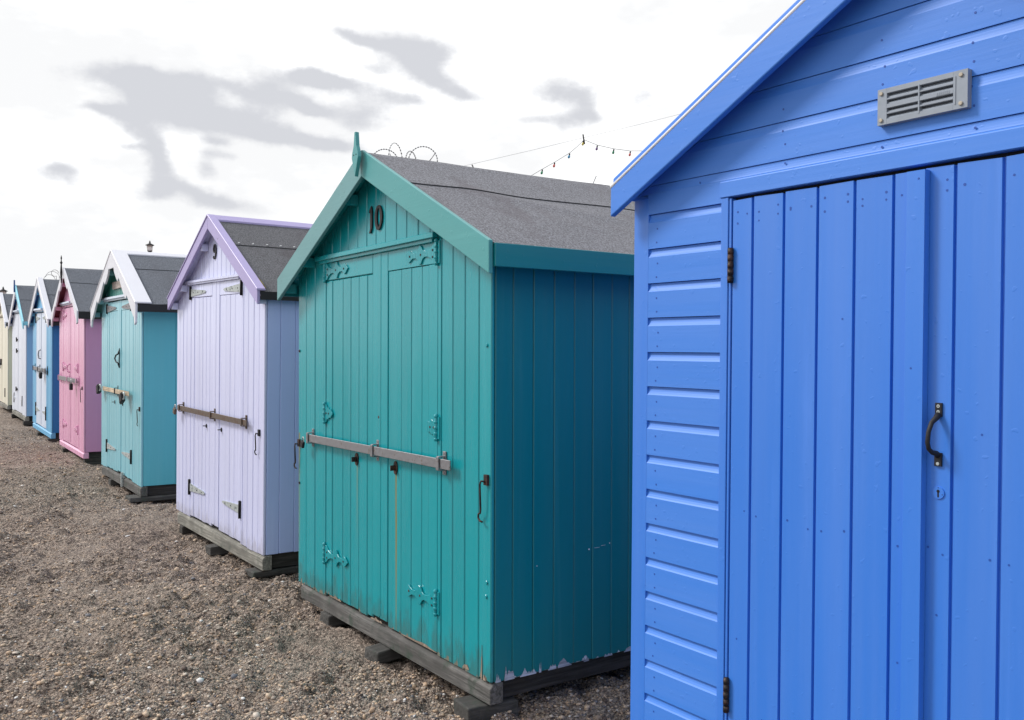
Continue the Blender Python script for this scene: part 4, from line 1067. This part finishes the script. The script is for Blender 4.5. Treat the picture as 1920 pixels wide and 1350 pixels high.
for q_ in BL.split():
    x, y, rx, ry = map(float, q_.split(','))
    a0, e0 = px2ae(x, y); mp = nt.nodes.new('ShaderNodeMapping'); mp.vector_type = 'TEXTURE'
    nt.links.new(posn.outputs[0], mp.inputs[0]); mp.inputs['Location'].default_value = (a0, e0, 0)
    mp.inputs['Scale'].default_value = (rx * 1.22 / F, ry * 1.2 / F, 1); mp.inputs['Rotation'].default_value = (0, 0, radians(-7))
    dp = nt.nodes.new('ShaderNodeVectorMath'); dp.operation = 'DOT_PRODUCT'; nt.links.new(mp.outputs[0], dp.inputs[0]); nt.links.new(mp.outputs[0], dp.inputs[1])
    f_ = math_(nt, 'POWER', .3679, dp.outputs['Value'])
    acc = f_ if acc is None else math_(nt, 'ADD', acc, f_)
fine = math_(nt, 'ADD', math_(nt, 'MULTIPLY', noise(nt, gen, 18, 6, .65), .6), math_(nt, 'MULTIPLY', noise(nt, mapping(nt, gen, (1, 1, 2)), 55, 6, .65), .4))
acc = math_(nt, 'ADD', acc, math_(nt, 'MULTIPLY', math_(nt, 'SUBTRACT', fine, .5), 2.2))
grey = maprange(nt, acc, .25, 1.6, 0, 1)
# elsewhere in the sky: broken cloud with blue between, on the side away from the sun
els = noise(nt, mapping(nt, gen, (1, 1, 2.2)), 2.6, 6, .6)
away = maprange(nt, math_(nt, 'SUBTRACT', sep.outputs[0], math_(nt, 'MULTIPLY', sep.outputs[1], 1.0)), .15, .9)
blue = math_(nt, 'MULTIPLY', away, maprange(nt, els, .40, .56, .75, .1))
WHITE = 1.0
tone = maprange(nt, noise(nt, mapping(nt, gen, (1, 1, 2.5)), 5, 5, .6), .40, .60)
cl = mix(nt, grey, mix(nt, tone, (.655, .66, .668), (.82, .825, .83)), (.465, .475, .505))
nsky = nt.nodes.new('ShaderNodeVectorMath'); nsky.operation = 'SCALE'; nt.links.new(sky.outputs[0], nsky.inputs[0]); nsky.inputs['Scale'].default_value = 1.0
veil = nt.nodes.new('ShaderNodeVectorMath'); veil.operation = 'SCALE'; nt.links.new(cl, veil.inputs[0]); veil.inputs['Scale'].default_value = 10.0
fin = mix(nt, blue, veil.outputs[0], nsky.outputs[0])
nt.links.new(fin, bg.inputs[0]); bg.inputs[1].default_value = .1
sd = bpy.data.lights.new('sun', 'SUN'); sd.energy = 1.95; sd.angle = radians(14); sd.color = (1, .965, .92)
so = bpy.data.objects.new('sun', sd); C.objects.link(so)
dirv = Vector((sin(SUN_AZ) * cos(SUN_EL), cos(SUN_AZ) * cos(SUN_EL), sin(SUN_EL)))
so.rotation_euler = dirv.to_track_quat('Z', 'Y').to_euler(); so.location = (0, 0, 20)
S.view_settings.view_transform = 'Standard'; S.view_settings.look = 'None'; S.view_settings.exposure = 0.55; S.view_settings.gamma = 1
S.render.resolution_x = 1024; S.render.resolution_y = 720
